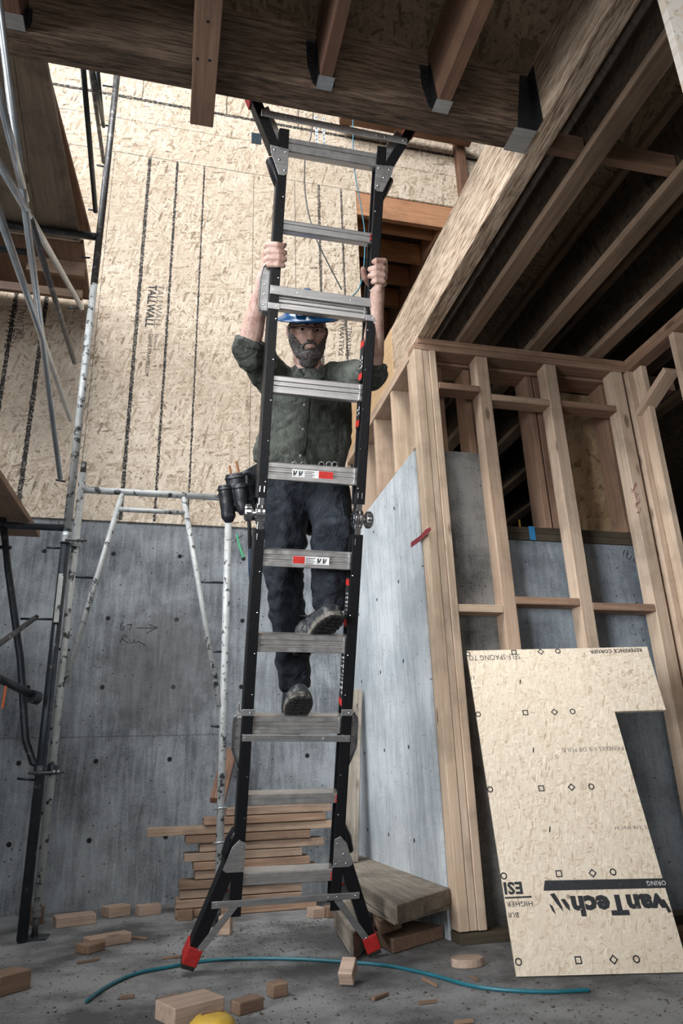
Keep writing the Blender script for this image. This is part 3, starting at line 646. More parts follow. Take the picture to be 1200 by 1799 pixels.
# flared legs (bottom) and wings (top)
def beam2(b, a, c, w_, n0, n1):
    a, c = V(a), V(c); d = (c-a).normalized(); q = LN.cross(d).normalized()*w_/2
    return b.box8([a-q+LN*n0, c-q+LN*n0, c+q+LN*n0, a+q+LN*n0, a-q+LN*n1, c-q+LN*n1, c+q+LN*n1, a+q+LN*n1])
for sg, s_ in ((-1, RS[0]), (1, RS[1])):
    top = (s_+sg*0.018, 0.425); mid = (s_+sg*0.030, 0.36); bot = (0.335*sg+0.006, 0.035)
    b = MB(); beam2(b, L(*mid), L(*bot), 0.046, -0.064, 0.0)
    b.prism([L(top[0]-0.018, top[1]+0.03), L(top[0]+0.012, top[1]+0.01), L(mid[0]+sg*0.022, mid[1]), L(mid[0]-sg*0.020, mid[1]-0.01)], LN*-0.062)
    leg = lb(b, 'flared_leg', M['fibre'])
    f0 = V((bot[0], bot[1], 0)); d = V((bot[0]-mid[0], bot[1]-mid[1], 0)).normalized()
    b = MB(); a = L(bot[0]-d.x*0.035, bot[1]-d.y*0.035); c = L(bot[0]+d.x*0.030, bot[1]+d.y*0.030)
    beam2(b, a, c, 0.056, -0.070, 0.006); lb(b, 'rubber_foot', M['redrub'], leg, bevel=0.004)
    b = MB(); a2 = L(bot[0]+d.x*0.030, bot[1]+d.y*0.030); c2 = L(bot[0]+d.x*0.046, bot[1]+d.y*0.046)
    beam2(b, a2, c2, 0.050, -0.066, 0.003); lb(b, 'foot_pad', M['blackrub'], leg, bevel=0.002)
    # gusset plate
    b = MB(); g0 = s_-sg*0.019
    b.prism([L(g0, 0.335, 0.001), L(g0, 0.44, 0.001), L(s_+sg*0.004, 0.452, 0.001), L(s_+sg*0.030, 0.425, 0.001), L(s_+sg*0.058, 0.345, 0.001), L(s_+sg*0.045, 0.335, 0.001)], LN*0.004)
    g = lb(b, 'gusset_plate', M['alud'])
    b = MB(); rivets(b, [(s_-sg*0.008, 0.425), (s_-sg*0.008, 0.348), (s_+sg*0.030, 0.350), (s_+sg*0.018, 0.385)], 0.006, 0.004); lb(b, 'rivets', M['chrome'], g, bevel=0)
    # rounded corner sleeve
    b = MB(); b.tube([L(s_+sg*0.020, 0.475, -0.03), L(s_+sg*0.036, 0.435, -0.03), L(s_+sg*0.050, 0.385, -0.03)], [(0.012, 0.030), (0.018, 0.032), (0.016, 0.030)], 12, side=LX)
    lb(b, 'corner_sleeve', M['fibre'], smooth=True)
    # diagonal strut
    b = MB(); beam2(b, L(s_+sg*0.005, 0.215), L(bot[0]-sg*0.022, 0.055), 0.026, 0.001, 0.004); st = lb(b, 'strut', M['alud'])
    b = MB(); rivets(b, [(bot[0]-sg*0.026, 0.062)], 0.005, 0.004); lb(b, 'rivets', M['chrome'], st, bevel=0)
    # back plate behind the gusset
    b = MB(); b.prism([L(s_+sg*0.018, 0.335, -0.040), L(s_+sg*0.055, 0.335, -0.040), L(s_+sg*0.085, 0.22, -0.040), L(s_+sg*0.018, 0.18, -0.040)], LN*0.004)
    bp_ = lb(b, 'leg_plate', M['alud']); b = MB(); rivets(b, [(s_+sg*0.034, 0.30), (s_+sg*0.034, 0.25)], -0.035, 0.006); lb(b, 'red_button', M['redrub'], bp_, bevel=0)
    # top wing
    e0 = (s_+sg*0.030, 2.985); e1 = (s_+sg*0.118, 3.16)
    b = MB(); beam2(b, L(*e0), L(*e1), 0.036, -0.060, 0.0)
    wg = lb(b, 'top_wing', M['fibre'])
    b = MB(); beam2(b, L(e1[0]-sg*0.006, e1[1]-0.012), L(e1[0]+sg*0.012, e1[1]+0.022), 0.046, -0.066, 0.005); lb(b, 'rubber_tip', M['redrub'], wg, bevel=0.003)
    b = MB(); b.prism([L(g0, 2.895, 0.001), L(g0, 2.985, 0.001), L(s_+sg*0.050, 2.990, 0.001), L(s_+sg*0.046, 2.960, 0.001), L(s_+sg*0.014, 2.885, 0.001), L(s_-sg*0.008, 2.885, 0.001)], LN*0.004)
    g = lb(b, 'gusset_plate', M['alud'])
    b = MB(); rivets(b, [(s_-sg*0.008, 2.905), (s_-sg*0.008, 2.972), (s_+sg*0.034, 2.974), (s_+sg*0.014, 2.94)], 0.006, 0.004); lb(b, 'rivets', M['chrome'], g, bevel=0)
    b = MB(); b.tube([L(s_+sg*0.012, 2.86, -0.03), L(s_+sg*0.026, 2.90, -0.03), L(s_+sg*0.044, 2.95, -0.03)], [(0.010, 0.030), (0.016, 0.032), (0.018, 0.030)], 12, side=LX)
    lb(b, 'corner_sleeve', M['fibre'], smooth=True)
    b = MB(); beam2(b, L(s_+sg*0.012, 3.01, -0.04), L(s_+sg*0.085, 3.14, -0.04), 0.05, 0, 0.004); lb(b, 'leg_plate', M['alud'])
    # curved guard plates beside the rails
    for t0, t1, flip in ((0.745, 0.90, 1), (2.385, 2.53, -1)):
        b = MB(); o_ = s_+sg*0.020; q = s_+sg*0.052
        if flip > 0: poly = [(o_, t1), (q-sg*0.012, t1), (q-sg*0.003, t1-0.010), (q, t1-0.03), (q, t0+0.03), (o_, t0-0.05)]
        else: poly = [(o_, t1+0.05), (q-sg*0.006, t1+0.02), (q, t1-0.02), (q, t0+0.02), (q-sg*0.004, t0+0.008), (q-sg*0.014, t0), (o_, t0)]
        b.prism([L(a, c, -0.036) for a, c in poly], LN*0.004)
        for i in range(len(poly)-1):
            b.tube([L(poly[i][0], poly[i][1], -0.034), L(poly[i+1][0], poly[i+1][1], -0.034)], [(0.003, 0.015)]*2, 8, side=LX)
        g = lb(b, 'side_guard', M['alud'], bevel=0)
        b = MB(); rivets(b, [(s_+sg*0.036, t0+0.03), (s_+sg*0.036, t0+0.07), (s_+sg*0.036, t1-0.04)], -0.031, 0.004); lb(b, 'rivets', M['chrome'], g, bevel=0)
    # clips
    for tc in (0.915, 2.405):
        b = MB(); lobox(b, s_-0.022, s_+0.022, tc-0.012, tc+0.012, -0.004, 0.004)
        if tc < 1: b.tube([L(s_+sg*0.020, tc, 0), L(s_+sg*0.034, tc+0.005, 0), L(s_+sg*0.038, tc+0.02, 0), L(s_+sg*0.036, tc+0.035, 0)], 0.004, 8)
        g = lb(b, 'rail_clip', M['alud']); b = MB(); rivets(b, [(s_+0.008, tc)], 0.005, 0.004); lb(b, 'rivets', M['chrome'], g, bevel=0)
# stickers on the inner side of the right rail (faces the left)
sr = RS[1]-0.0195
def rail_label(t0, t1, letters):
    b = MB(); lobox(b, sr-0.0012, sr-0.0004, t0, t1, -0.060, -0.008); p_ = lb(b, 'side_label', M['blackrub'], bevel=0)
    b = MB()
    for q in (t0+0.006, t1-0.03): lobox(b, sr-0.0018, sr-0.0012, q, q+0.024, -0.060, -0.008)
    lb(b, 'red_band', M['redst'], p_, bevel=0)
    b = MB(); t = t0+0.05; rnd = random.Random(int(t0*100))
    while t < t1-0.06:
        hgt = rnd.choice((0.006, 0.010, 0.014)); 
        if rnd.random() < letters: lobox(b, sr-0.0018, sr-0.0012, t, t+hgt*0.35, -0.050, -0.030-rnd.random()*0.012)
        lobox(b, sr-0.0018, sr-0.0012, t, t+hgt, -0.024, -0.014); t += hgt+0.007
    lb(b, 'printing', M['white'], p_, bevel=0)
rail_label(1.99, 2.13, 0.8); rail_label(2.17, 2.33, 0.8); rail_label(0.93, 1.19, 0.9); rail_label(1.23, 1.42, 0.9)

# ================================================================== LEANING PANEL
PH = V((math.cos(-0.2705), math.sin(-0.2705), 0)); PB = V((0.2672, 0.9636, 0))
P0 = at(908, 1716, 2, 0.004)
best = None
for i in range(100, 600):
    th = i/1000.0; q = P0 + PB*(1.22*math.sin(th)) + V((0, 0, 1))*(1.22*math.cos(th))
    d = q-CAM; py = 899.5-FPX*d.dot(UP)/d.dot(FW); px = 600+FPX*d.dot(RT)/d.dot(FW)
    e = abs(py-1143)
    if best is None or e < best[0]: best = (e, th, px)
TH = best[1]; PU = (PB*math.sin(TH)+V((0, 0, 1))*math.cos(TH)).normalized(); PN = PH.cross(PU)   # towards camera
def onp(x, y):
    d = ray(x, y); k = (P0-CAM).dot(PN)/d.dot(PN); return CAM+d*k
def pc(x, y): q = onp(x, y)-P0; return q.dot(PH), q.dot(PU)
PR = Matrix((PH, PU, PN)).transposed()
pts = [(908, 1716), (1290, 1706), (1213, 1712), (1190, 1632), (1080, 1250), (1170, 1247), (1137, 1136), (820, 1143)]
cs = {p: pc(*p) for p in pts}
wdt = cs[(1213, 1712)][0]
M['osb_panel'] = mk_osb('floor_panel_strands', 'xy', (0.76, 0.67, 0.54), (0.64, 0.53, 0.40), (0.40, 0.28, 0.18), nails=False, scale=3.8, contrast=0.3)
b = MB()
poly = [P0, P0+PH*wdt, onp(1080, 1250), onp(1170, 1247), onp(1137, 1136), onp(820, 1143)]
b.prism(poly, PN*-0.018)
panel = setp(b.build('floor_panel', M['osb_panel'], origin=P0, rot=PR, bevel=0.001), 'large pale strand board panel with upside down printing leaning on the wall studs', 'panel')
def on_panel(o): return o
inv = PR.to_4x4(); inv.translation = P0; inv = inv.inverted()
def pflat(name, polys, mat=None):
    b = MB()
    for poly in polys: b.prism([q+PN*0.0004 for q in poly], PN*0.0005)
    o = b.build(name, mat or M['ink'], panel, origin=(0, 0, 0)); o.matrix_local = inv; return o
def outl(c, pts2, w_):
    """outline polygon of small marks as quads"""
    res = []; n = len(pts2)
    for i in range(n):
        a = V(pts2[i]+(0,)); d = V(pts2[(i+1) % n]+(0,)); e = (d-a).normalized(); a = a-e*w_/2; d = d+e*w_/2; q = V((-e.y, e.x, 0))*w_/2
        res.append([c+PH*v_.x+PU*v_.y for v_ in (a-q, d-q, d+q, a+q)])
    return res
marks = []
rows = [((822, 1149), (903, 1146), (950, 1145), (980, 1144)), ((840, 1255), (923, 1252), (974, 1251), (1006, 1250)), ((861, 1387), (951, 1385), (1004, 1383), (1039, 1382)),
        ((885, 1539), (982, 1535), (1041, 1534), (1077, 1532)), ((911, 1690), (1016, 1687), (1078, 1686), (1118, 1685))]
for r_ in rows:
    for j, (x, y) in enumerate(r_):
        c = onp(x, y); h = 0.0095
        if j == 1: marks += outl(c, [(-h, -h), (h, -h), (h, h), (-h, h)], 0.004)
        elif j == 2: marks += outl(c, [(0, -h*1.3), (h*1.3, 0), (0, h*1.3), (-h*1.3, 0)], 0.004)
        else: marks += outl(c, [(math.cos(k*math.pi/5)*h*1.05, math.sin(k*math.pi/5)*h*1.05) for k in range(10)], 0.004)
for x, y in ((914, 1198), (937, 1318), (966, 1457)):
    c = onp(x, y); marks += outl(c, [(-0.002, -0.008), (0.002, 0.008)], 0.004)
pflat('alignment_marks', marks)
def ptext(body, x, y, px_h, x2=None, mat=None, bold=0.0, name='lettering'):
    """upside-down text: starts (reads) at the right pixel x,y and runs to the left"""
    o3 = onp(x, y); size = (onp(x, y+px_h)-o3).length/0.70
    o = text(name, body, mat or M['ink'], None, o3, -PH, -PU, size, 0.0009, bold)
    if x2 is not None:
        o.data.update(); wd_ = max(v.co.x for v in o.data.vertices); want = (onp(x2, y)-o3).length; k = want/wd_
        for v in o.data.vertices: v.co.x *= k
    mw = LOCALM[o.name]; o.parent = panel; o.matrix_local = inv @ mw
    return o
ptext('vanTech', 1163, 1572, 31, 1001, bold=0.0045)
ptext('\u00ae', 1001, 1571, 8, 994)
ptext('ESI', 917, 1550, 20, 884, bold=0.002)
ptext('HIGHER', 936, 1583, 9, 889)
ptext('BUI', 911, 1603, 9, 893)
ptext('REFERENCE CORNER', 1127, 1139, 6, 1035, bold=0.0005)
ptext('SELF-SPACING TO', 913, 1149, 9, 823)
ptext('PANELES 1/8 DE PULG', 1095, 1311, 7, 986, mat=M['inkfaint'])
ptext('S 1/8 INCH', 1136, 1450, 6, 1079, mat=M['inkfaint'])
ptext('15', 835, 1187, 7, 823)
pflat('printed_bar', [[onp(957, 1547), onp(955, 1565), onp(1171, 1560), onp(1167, 1543)], [onp(887, 1576), onp(887, 1579), onp(934, 1577), onp(934, 1574)]])
ptext('ORING', 1169, 1547, 8, 1135, mat=M['white'])
def blob(pts2): return [onp(*q) for q in pts2]
pflat('printed_emblem', [blob([(966, 1571), (974, 1569), (981, 1580), (987, 1592), (990, 1602), (978, 1588)]), blob([(985, 1580), (992, 1579), (1000, 1590), (1002, 1601), (994, 1594)]), blob([(965, 1588), (971, 1592), (977, 1607), (970, 1600)]),
                         blob([(1163, 1580), (1167, 1580), (1180, 1602), (1174, 1604)])])

# ================================================================== SCAFFOLD
YA = 3.95
def atY(x, y, Y=YA): return at(x, y, 1, Y)
fx = atY(391, 1300).x; lx = atY(128, 1000).x; zt = atY(391, 876).z; ztl = atY(140, 858).z
zt = (zt+ztl)/2
fr = thing('pipe_scaffold', 'chipped white scaffold frame standing left of the ladder', 'scaffold', (lx, YA, 0))
def tb(name, pts, r, mat, parent, n=12): b = MB(); b.tube(pts, r, n); return b.build(name, mat, parent, smooth=True)
tb('post', [(fx, YA, 0.09), (fx, YA, zt-0.02)], 0.020, M['pipe_white'], fr)
tb('post', [(lx, YA, 0.09), (lx, YA, zt+0.10)], 0.020, M['pipe_white'], fr)
tb('coupling_pin', [(lx, YA, zt+0.09), (lx, YA, zt+0.17)], 0.016, M['pipe_mid'], fr)
tb('top_bar', [(lx, YA, zt), (fx, YA, zt)], 0.020, M['pipe_white'], fr)
i0 = atY(214, 878); i1 = atY(322, 882); iz = atY(270, 898).z
ll = V((lx+0.02, YA, atY(105, 1200).z)); rl = V((fx-0.02, YA, atY(385, 1240).z))
tb('inner_leg', [(i0.x, YA, zt-0.01), ll], 0.0155, M['pipe_white'], fr)
tb('inner_leg', [(i1.x, YA, zt-0.01), rl], 0.0155, M['pipe_white'], fr)
tb('step_bar', [(i0.x-0.012, YA, iz), (i1.x+0.015, YA, iz)], 0.014, M['pipe_white'], fr)
for (xa, ya), (xb, yb) in (((122, 1013), (163, 1015)), ((347, 1022), (397, 1024)), ((100, 1140), (123, 1142)), ((370, 1144), (393, 1145)), ((87, 1280), (105, 1281)), ((371, 1275), (388, 1277)), ((68, 1428), (90, 1430))):
    a, c = atY(xa, ya), atY(xb, yb); tb('rung_peg', [a, c], 0.007, M['pipe_dark'], fr, 8)
for x in (fx, lx):
    b = MB(); b.box(x-0.06, x+0.06, YA-0.06, YA+0.06, 0, 0.008); b.build('base_plate', M['pipe_dark'], fr, bevel=0.001); tb('jack', [(x, YA, 0.008), (x, YA, 0.12)], 0.014, M['pipe_mid'], fr)
for y_ in (1420, 1480):
    c = atY(387, y_); b = MB(); b.tube([V((fx+0.03*math.cos(a*0.63), YA+0.03*math.sin(a*0.63), c.z+0.003*math.sin(a))) for a in range(11)], 0.005, 6); b.build('wire_loop', M['galv'], fr, smooth=True)
# dark pole tower
YP = 3.88
bx = at(205, 150, 1, YP).x; bx2 = at(75, 1400, 1, YP).x; bx3 = at(105, 960, 1, YP).x; px_ = (bx+bx2+bx3)/3
PX_ = px_
tw = thing('scaffold_tower', 'dark tall scaffold tower with crossed braces along the left edge', 'scaffold', (px_, YP, 0))
tb('corner_pole', [(px_, YP, 0.01), (px_, YP, at(113, 930, 1, YP).z)], 0.024, M['pipe_dark'], tw, 14)
tb('corner_pole', [(px_, YP, at(113, 930, 1, YP).z), (px_, YP, at(165, 500, 1, YP).z)], 0.022, M['pipe_white'], tw, 14)
tb('corner_pole', [(px_, YP, at(165, 500, 1, YP).z), (px_, YP, 6.1)], 0.022, M['pipe_mid'], tw, 14)
b = MB(); c = at(108, 1080, 1, YP); b.box(px_-0.012, px_+0.012, YP-0.03, YP-0.024, at(90, 1095, 1, YP).z, at(97, 1010, 1, YP).z); b.build('pale_strip', M['pipe_white'], tw)
YN = 2.05; XN = px_
def onX(x, y): return at(x, y, 0, px_+0.012)
for (a, c, mt, rr) in (((10, 104), (106, 840), 'brace', 0.0125), ((0, 170), (45, 352), 'brace', 0.0125), ((0, 289), (144, 541), 'brace', 0.0125), ((0, 380), (124, 738), 'brace', 0.0125), ((62, 413), (131, 637), 'pipe_mid', 0.0125),
                       ((147, 129), (168, 372), 'pipe_dark', 0.014), ((165, 133), (182, 222), 'pipe_dark', 0.012), ((160, 128), (182, 285), 'pipe_mid', 0.012), ((172, 128), (181, 220), 'pipe_dark', 0.012)):
    tb('cross_brace', [onX(*c)+(onX(*a)-onX(*c))*1.12, onX(*c)], rr, M[mt], tw, 10)
tb('walk_leg', [atY(2, 880, YP), atY(14, 1000, YP), atY(36, 1160, YP), atY(45, 1300, YP), atY(58, 1340, YP), (px_, YP, atY(70, 1345, YP).z)], 0.018, M['pipe_dark'], tw)
tb('tower_bar', [(-2.2, YP, atY(60, 925, YP).z), (px_, YP, atY(60, 925, YP).z)], 0.019, M['pipe_dark'], tw)
tb('tower_bar', [(-2.2, YP, atY(20, 962, YP).z), (atY(20, 962, YP).x, YP, atY(20, 962, YP).z)], 0.010, M['pipe_dark'], tw)
zd = at(120, 414, 1, YP).z
tb('tower_bar', [(-2.2, YP, zd+0.02), (px_, YP, zd+0.02)], 0.024, M['pipe_dark'], tw)
tb('tower_bar', [(-2.2, YP+0.01, zd-0.16), (at(45, 445, 1, YP).x, YP+0.01, zd-0.16)], 0.020, M['pipe_dark'], tw)
for (xa, ya, xb, yb) in ((155, 368, 172, 370), (143, 452, 158, 453), (170, 218, 190, 221), (170, 290, 184, 293), (98, 843, 115, 846), (118, 541, 146, 541), (82, 962, 106, 963), (36, 1087, 96, 1088), (180, 150, 200, 153), (30, 1368, 60, 1370)):
    tb('lock_pin', [atY(xa, ya, YP), atY(xb, yb, YP)], 0.006, M['pipe_dark'], tw, 8)
b = MB(); z_ = atY(110, 945, YP).z; b.tube([(px_, YP, z_-0.03), (px_, YP, z_+0.03)], 0.029, 16); b.build('sleeve', M['galv'], tw, smooth=True)
# clamps tying frame and tower
for y_ in (948, 1352):
    z_ = atY(120, y_, YP).z
    t = thing('pipe_clamp', ('steel clamp tying the dark tower to the white frame, upper one' if y_ < 1000 else 'steel clamp tying the dark tower to the white frame, lower one'), 'clamp', (px_, YP, z_), 'pipe clamps')
    b = MB(); 
    for (cx, cy, r_) in ((px_, YP, 0.032), (lx, YA, 0.029)):
        b.tube([(cx, cy, z_-0.022), (cx, cy, z_+0.022)], r_, 16)
    b.build('clamp_body', M['galv'] if y_ < 1000 else M['pipe_dark'], t, bevel=0.002)
    tb('bolt', [(px_-0.05 if y_ > 1000 else px_, YP-0.03, z_-0.012), (lx+0.07, YP-0.03, z_-0.012)], 0.006, M['pipe_mid'], t, 8)
    b = MB()
    for dx in (0.02, 0.04): b.tube([(lx+dx, YP-0.03, z_-0.012), (lx+dx+0.010, YP-0.03, z_-0.012)], 0.012, 6)
    b.build('nut', M['pipe_mid'], t)
# loose brace ends at left edge
a, c = at(0, 1146, 1, 3.4), at(60, 1087, 1, 3.84)
o = tb('brace_tube', [V(a)-V((0.12, 0.10, 0.10)), c], 0.013, M['pipe_mid'], None); setp(o, 'short grey brace tube slanting up from the left edge to the tower', 'pipe')
t = thing('brace_lever', 'dark clamp lever pointing down at the left edge with an orange ribbon', 'lever', at(0, 1193, 1, 3.5))
tb('handle', [V(at(0, 1193, 1, 3.5))-V((0.08, 0, -0.02)), at(0, 1193, 1, 3.5), at(52, 1218, 1, 3.75)], 0.019, M['pipe_dark'], t)
b = MB(); q = at(57, 1224, 1, 3.78); b.tube([q-V((0.004, 0.025, 0)), q+V((0.018, 0.025, -0.004))], 0.032, 14); b.build('collar', M['pipe_dark'], t, bevel=0.002)
q = at(7, 1225, 1, 3.5); b = MB(); b.box8([q+V(p) for p in ((-0.006, 0, -0.05), (0.004, 0, -0.045), (0.004, 0.002, -0.045), (-0.006, 0.002, -0.05), (-0.003, 0, 0.05), (0.006, 0, 0.05), (0.006, 0.002, 0.05), (-0.003, 0.002, 0.05))])
b.build('orange_ribbon', mk_plain('orange_ribbon', (0.6, 0.12, 0.03), 0.6), t)
# decks
def deck(name, label, z, xa, xb, y0, y1, mat, th=0.04, group=None):
    b = MB(); b.box8([(xa[0], y0, z), (xb[0], y0, z), (xb[1], y1, z), (xa[1], y1, z), (xa[0], y0, z+th), (xb[0], y0, z+th), (xb[1], y1, z+th), (xa[1], y1, z+th)])
    rm = Matrix(((0, -1, 0), (1, 0, 0), (0, 0, 1)))
    return setp(b.build(name, mat, origin=(xa[0], y0, z), rot=rm, bevel=0.003), label, 'plank', group)
zq = zd+0.05
d0 = at(25, 112, 2, zq); d1 = at(83, 118, 2, zq); e0 = at(66, 408, 2, zq); e1 = at(140, 414, 2, zq)
Yn = min(d0.y, d1.y)-0.4; 
def ext(p, q, Y): k = (Y-p.y)/(q.y-p.y); return p.x+(q.x-p.x)*k
Yf = YP+0.10
deck('scaffold_plank', 'grey plank overhead at upper left, seen from below beside the strand board wall', zq, (ext(d0, e0, Yn), ext(d0, e0, Yf)), (ext(d1, e1, Yn), ext(d1, e1, Yf)), Yn, Yf, M['plank'], 0.04, 'scaffold deck planks')
deck('scaffold_plank', 'brown plank overhead at the left edge, left of the grey one', zq, (ext(d0, e0, Yn)-0.32, ext(d0, e0, Yf)-0.32), (ext(d0, e0, Yn)-0.002, ext(d0, e0, Yf)-0.002), Yn, Yf, M['plank'], 0.04, 'scaffold deck planks')
f1 = at(112, 230, 2, zq+0.05); f2 = at(158, 405, 2, zq+0.05)
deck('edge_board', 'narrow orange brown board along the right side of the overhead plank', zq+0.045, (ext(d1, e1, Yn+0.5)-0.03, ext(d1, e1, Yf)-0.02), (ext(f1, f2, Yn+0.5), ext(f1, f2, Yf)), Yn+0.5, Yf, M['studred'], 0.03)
xr_ = at(150, 470, 2, zq).x
deck('scaffold_plank', 'dark plank between the upper scaffold bar and the strand board wall', zq, (-2.35, -2.35), (ext(f1, f2, Yf)-0.05, xr_), Yf+0.02, 4.60, M['scrapd'], 0.04, 'scaffold deck planks')
c0 = at(45, 432, 1, YP-0.03); c1 = at(145, 470, 1, YP-0.03)
lumber('toe_board', M['scrapd'], (c0.x-0.0, YP+0.07, (c0.z+c1.z)/2), (c1.x, YP+0.07, (c0.z+c1.z)/2), abs(c0.z-c1.z), 0.03, (0, 1, 0), 'short weathered board end just below the overhead scaffold planks', 'board')
lumber('ledger_plank', M['scrapd'], (-2.2, YP+0.12, at(75, 490, 1, YP).z), (at(150, 480, 1, YP).x-0.02, YP+0.12, at(75, 490, 1, YP).z-0.0), 0.06, 0.03, (0, 1, 0), 'dark brown board crossing behind the tower under the overhead planks', 'board')
zl = at(110, 925, 1, YP).z+0.03
g1 = at(0, 838, 2, zl); g2 = at(70, 944, 2, zl); 
deck('scaffold_plank', 'brown edged plank at the left edge level with the top of the concrete', zl, (ext(g1, g2, Yn)-0.5, ext(g1, g2, g2.y)-0.5), (ext(g1, g2, Yn), g2.x), Yn, g2.y, M['plate'], 0.035, 'scaffold deck planks')

# ================================================================== LUMBER STACK
sk = [(1415, 1431, 398, 582), (1431, 1446, 359, 572), (1446, 1463, 259, 604), (1461, 1479, 326, 545), (1477, 1492, 351, 569), (1493, 1508, 324, 531), (1506, 1520, 340, 544), (1519, 1534, 343, 560),
      (1535, 1550, 315, 535), (1552, 1566, 316, 531), (1568, 1583, 309, 530), (1583, 1606, 308, 556)]
nm = ['topmost', 'second from the top', 'third from the top, sticking far out to the left', 'fourth from the top', 'fifth from the top', 'sixth from the top', 'sixth from the floor', 'fifth from the floor', 'fourth from the floor', 'third from the floor, with a pale edge', 'second from the floor', 'lowest']
YK = 4.18
zs = [at((a[2]+a[3])/2, a[0]+((a[3]-a[2])*0), 1, YK).z for a in sk]
n = len(sk); top = zs[0]; st = top/n
for k, (y0, y1, xa, xb) in enumerate(sk):
    z1 = top-st*k; z0 = z1-st; zc = (z0+z1)/2
    ya_ = (y0+y1)/2; A_ = at(xa, ya_, 1, YK).x; B_ = at(xb, ya_, 1, YK).x
    yo = random.uniform(-0.012, 0.012); wv = 0.14+0.0; mt_ = (M['stack'], M['plate'], M['stack'], M['scrapd'], M['stack'])[k % 5]
    lumber('stacked_board', mt_, (A_, YK+0.07+yo, zc), (B_, YK+0.07+yo, zc), wv, st-0.004, (0, 0, 1), 'stacked board behind the ladder foot, '+nm[k], 'board', 'boards stacked against the back wall', bevel=0.003)
# slanted board behind scaffold post
a, c = at(385, 1425, 1, 4.25), at(404, 1318, 1, 4.6)
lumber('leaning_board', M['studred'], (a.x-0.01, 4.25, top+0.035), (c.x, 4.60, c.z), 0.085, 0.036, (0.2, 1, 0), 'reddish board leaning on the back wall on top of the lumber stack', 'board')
lumber('corner_board', M['weather'], at(614, 1480, 1, 4.25)*1.0+V((0, 0, -0.10)), V((at(624, 1212, 1, 4.35).x, 4.35, at(622, 1212, 1, 4.35).z)), 0.088, 0.036, (-0.3, -1, 0), 'tall weathered board standing in the wall corner behind the ladder', 'board')
# weathered planks at right
def quad_plank(label, pts4, z, th, mat):
    q = [at(x, y, 2, z) for x, y in pts4]; b = MB(); b.prism([p-V((0, 0, th)) for p in q], (0, 0, th))
    x = (q[1]-q[0]).normalized(); rm = frame(q[0], q[1], (0, 0, 1))
    return setp(b.build('weathered_plank', mat, origin=q[0], rot=rm, bevel=0.004), label, 'plank', 'weathered planks by the right wall')
quad_plank('thick weathered plank on top of the pile right of the ladder', [(697, 1591), (612, 1541), (628, 1500), (790, 1560)], 0.20, 0.062, M['weather'])
quad_plank('thin pale plank directly under the thick weathered one', [(694, 1616), (622, 1580), (640, 1540), (790, 1588)], 0.137, 0.02, M['weather'])
quad_plank('rounded brown plank lying lowest on the floor right of the ladder', [(690, 1651), (660, 1636), (700, 1612), (778, 1626)], 0.05, 0.048, M['scrapd'])
quad_plank('dark plank under the pile, pointing to the ladder foot', [(620, 1640), (586, 1592), (612, 1574), (650, 1618)], 0.095, 0.09, M['weather'])
quad_plank('short board end between the thin plank and the floor', [(668, 1618), (655, 1600), (680, 1590), (705, 1606)], 0.115, 0.05, M['scrapd'])

# ================================================================== THINGS ON THE FLOOR
def block(label, x, y, sx_, sy_, sz_, yaw, mat='scrap', tilt=0.0, name='wood_offcut', z=0):
    c = at(x, y, 2, 0)
    rm = Matrix.Rotation(yaw, 3, 'Z') @ Matrix.Rotation(tilt, 3, 'X')
    b = MB(); hz = sz_/2 + abs(math.sin(tilt))*sy_/2*0.98
    b.obox(c+V((0, 0, hz+z)), rm @ V((sx_/2, 0, 0)), rm @ V((0, sy_/2, 0)), rm @ V((0, 0, sz_/2)))
    return setp(b.build(name, M[mat], origin=c, rot=rm, bevel=0.004), label, 'wood block', 'wood offcuts on the floor')
block('offcut block lying at the foot of the back wall, leftmost of three in a row', 130, 1624, 0.19, 0.13, 0.045, 0.25, 'scrap')
block('offcut block at the foot of the back wall, middle of three in a row', 203, 1609, 0.12, 0.10, 0.05, 0.5)
block('small rounded offcut at the foot of the back wall, right of three in a row', 260, 1607, 0.12, 0.07, 0.05, 0.35)
block('little grained offcut in front of the lumber stack', 326, 1616, 0.075, 0.06, 0.045, -0.2, 'scrapd')
block('long narrow offcut on the open floor at left', 188, 1660, 0.19, 0.075, 0.04, 0.45)
block('dark broken chunk touching the long narrow offcut', 158, 1672, 0.09, 0.08, 0.035, 0.8, 'scrapd')
block('brown offcut cut off by the left edge of the picture', 10, 1742, 0.12, 0.10, 0.06, 0.75, 'scrapd')
block('large pale square offcut at the bottom edge', 333, 1788, 0.165, 0.125, 0.05, 0.45)
block('reddish offcut right of the large pale one', 434, 1777, 0.09, 0.05, 0.035, 0.5, 'scrapd')
block('small cube offcut with end grain in front of the ladder', 487, 1750, 0.055, 0.05, 0.04, 0.3, 'scrapd')
block('pale wedge offcut tipped on edge near the middle of the hose', 612, 1730, 0.05, 0.075, 0.045, -0.5, 'scrap', 0.5)
block('pale offcut standing behind the left ladder foot', 396, 1641, 0.055, 0.06, 0.075, -0.3)
block('small offcut under the middle of the ladder by the stack', 555, 1612, 0.07, 0.07, 0.045, 0.3, 'scrap')
block('little offcut right of the stack beside the right ladder leg', 582, 1611, 0.06, 0.07, 0.05, 0.1, 'scrapd')
block('dim offcut in the dark corner at far left', 62, 1622, 0.06, 0.10, 0.08, 0.3, 'scrapd')
c = at(822, 1697, 2, 0); b = MB(); b.tube([c+V((0, 0, 0.001)), c+V((0, 0, 0.028))], [(0.062, 0.045), (0.060, 0.044)], 20, side=(1, 0, 0)); setp(b.build('wood_disc', M['scrap'], origin=c, bevel=0.003), 'pale round wooden disc on the floor beside the leaning panel', 'wood disc')
c = at(372, 1818, 2, 0.0)
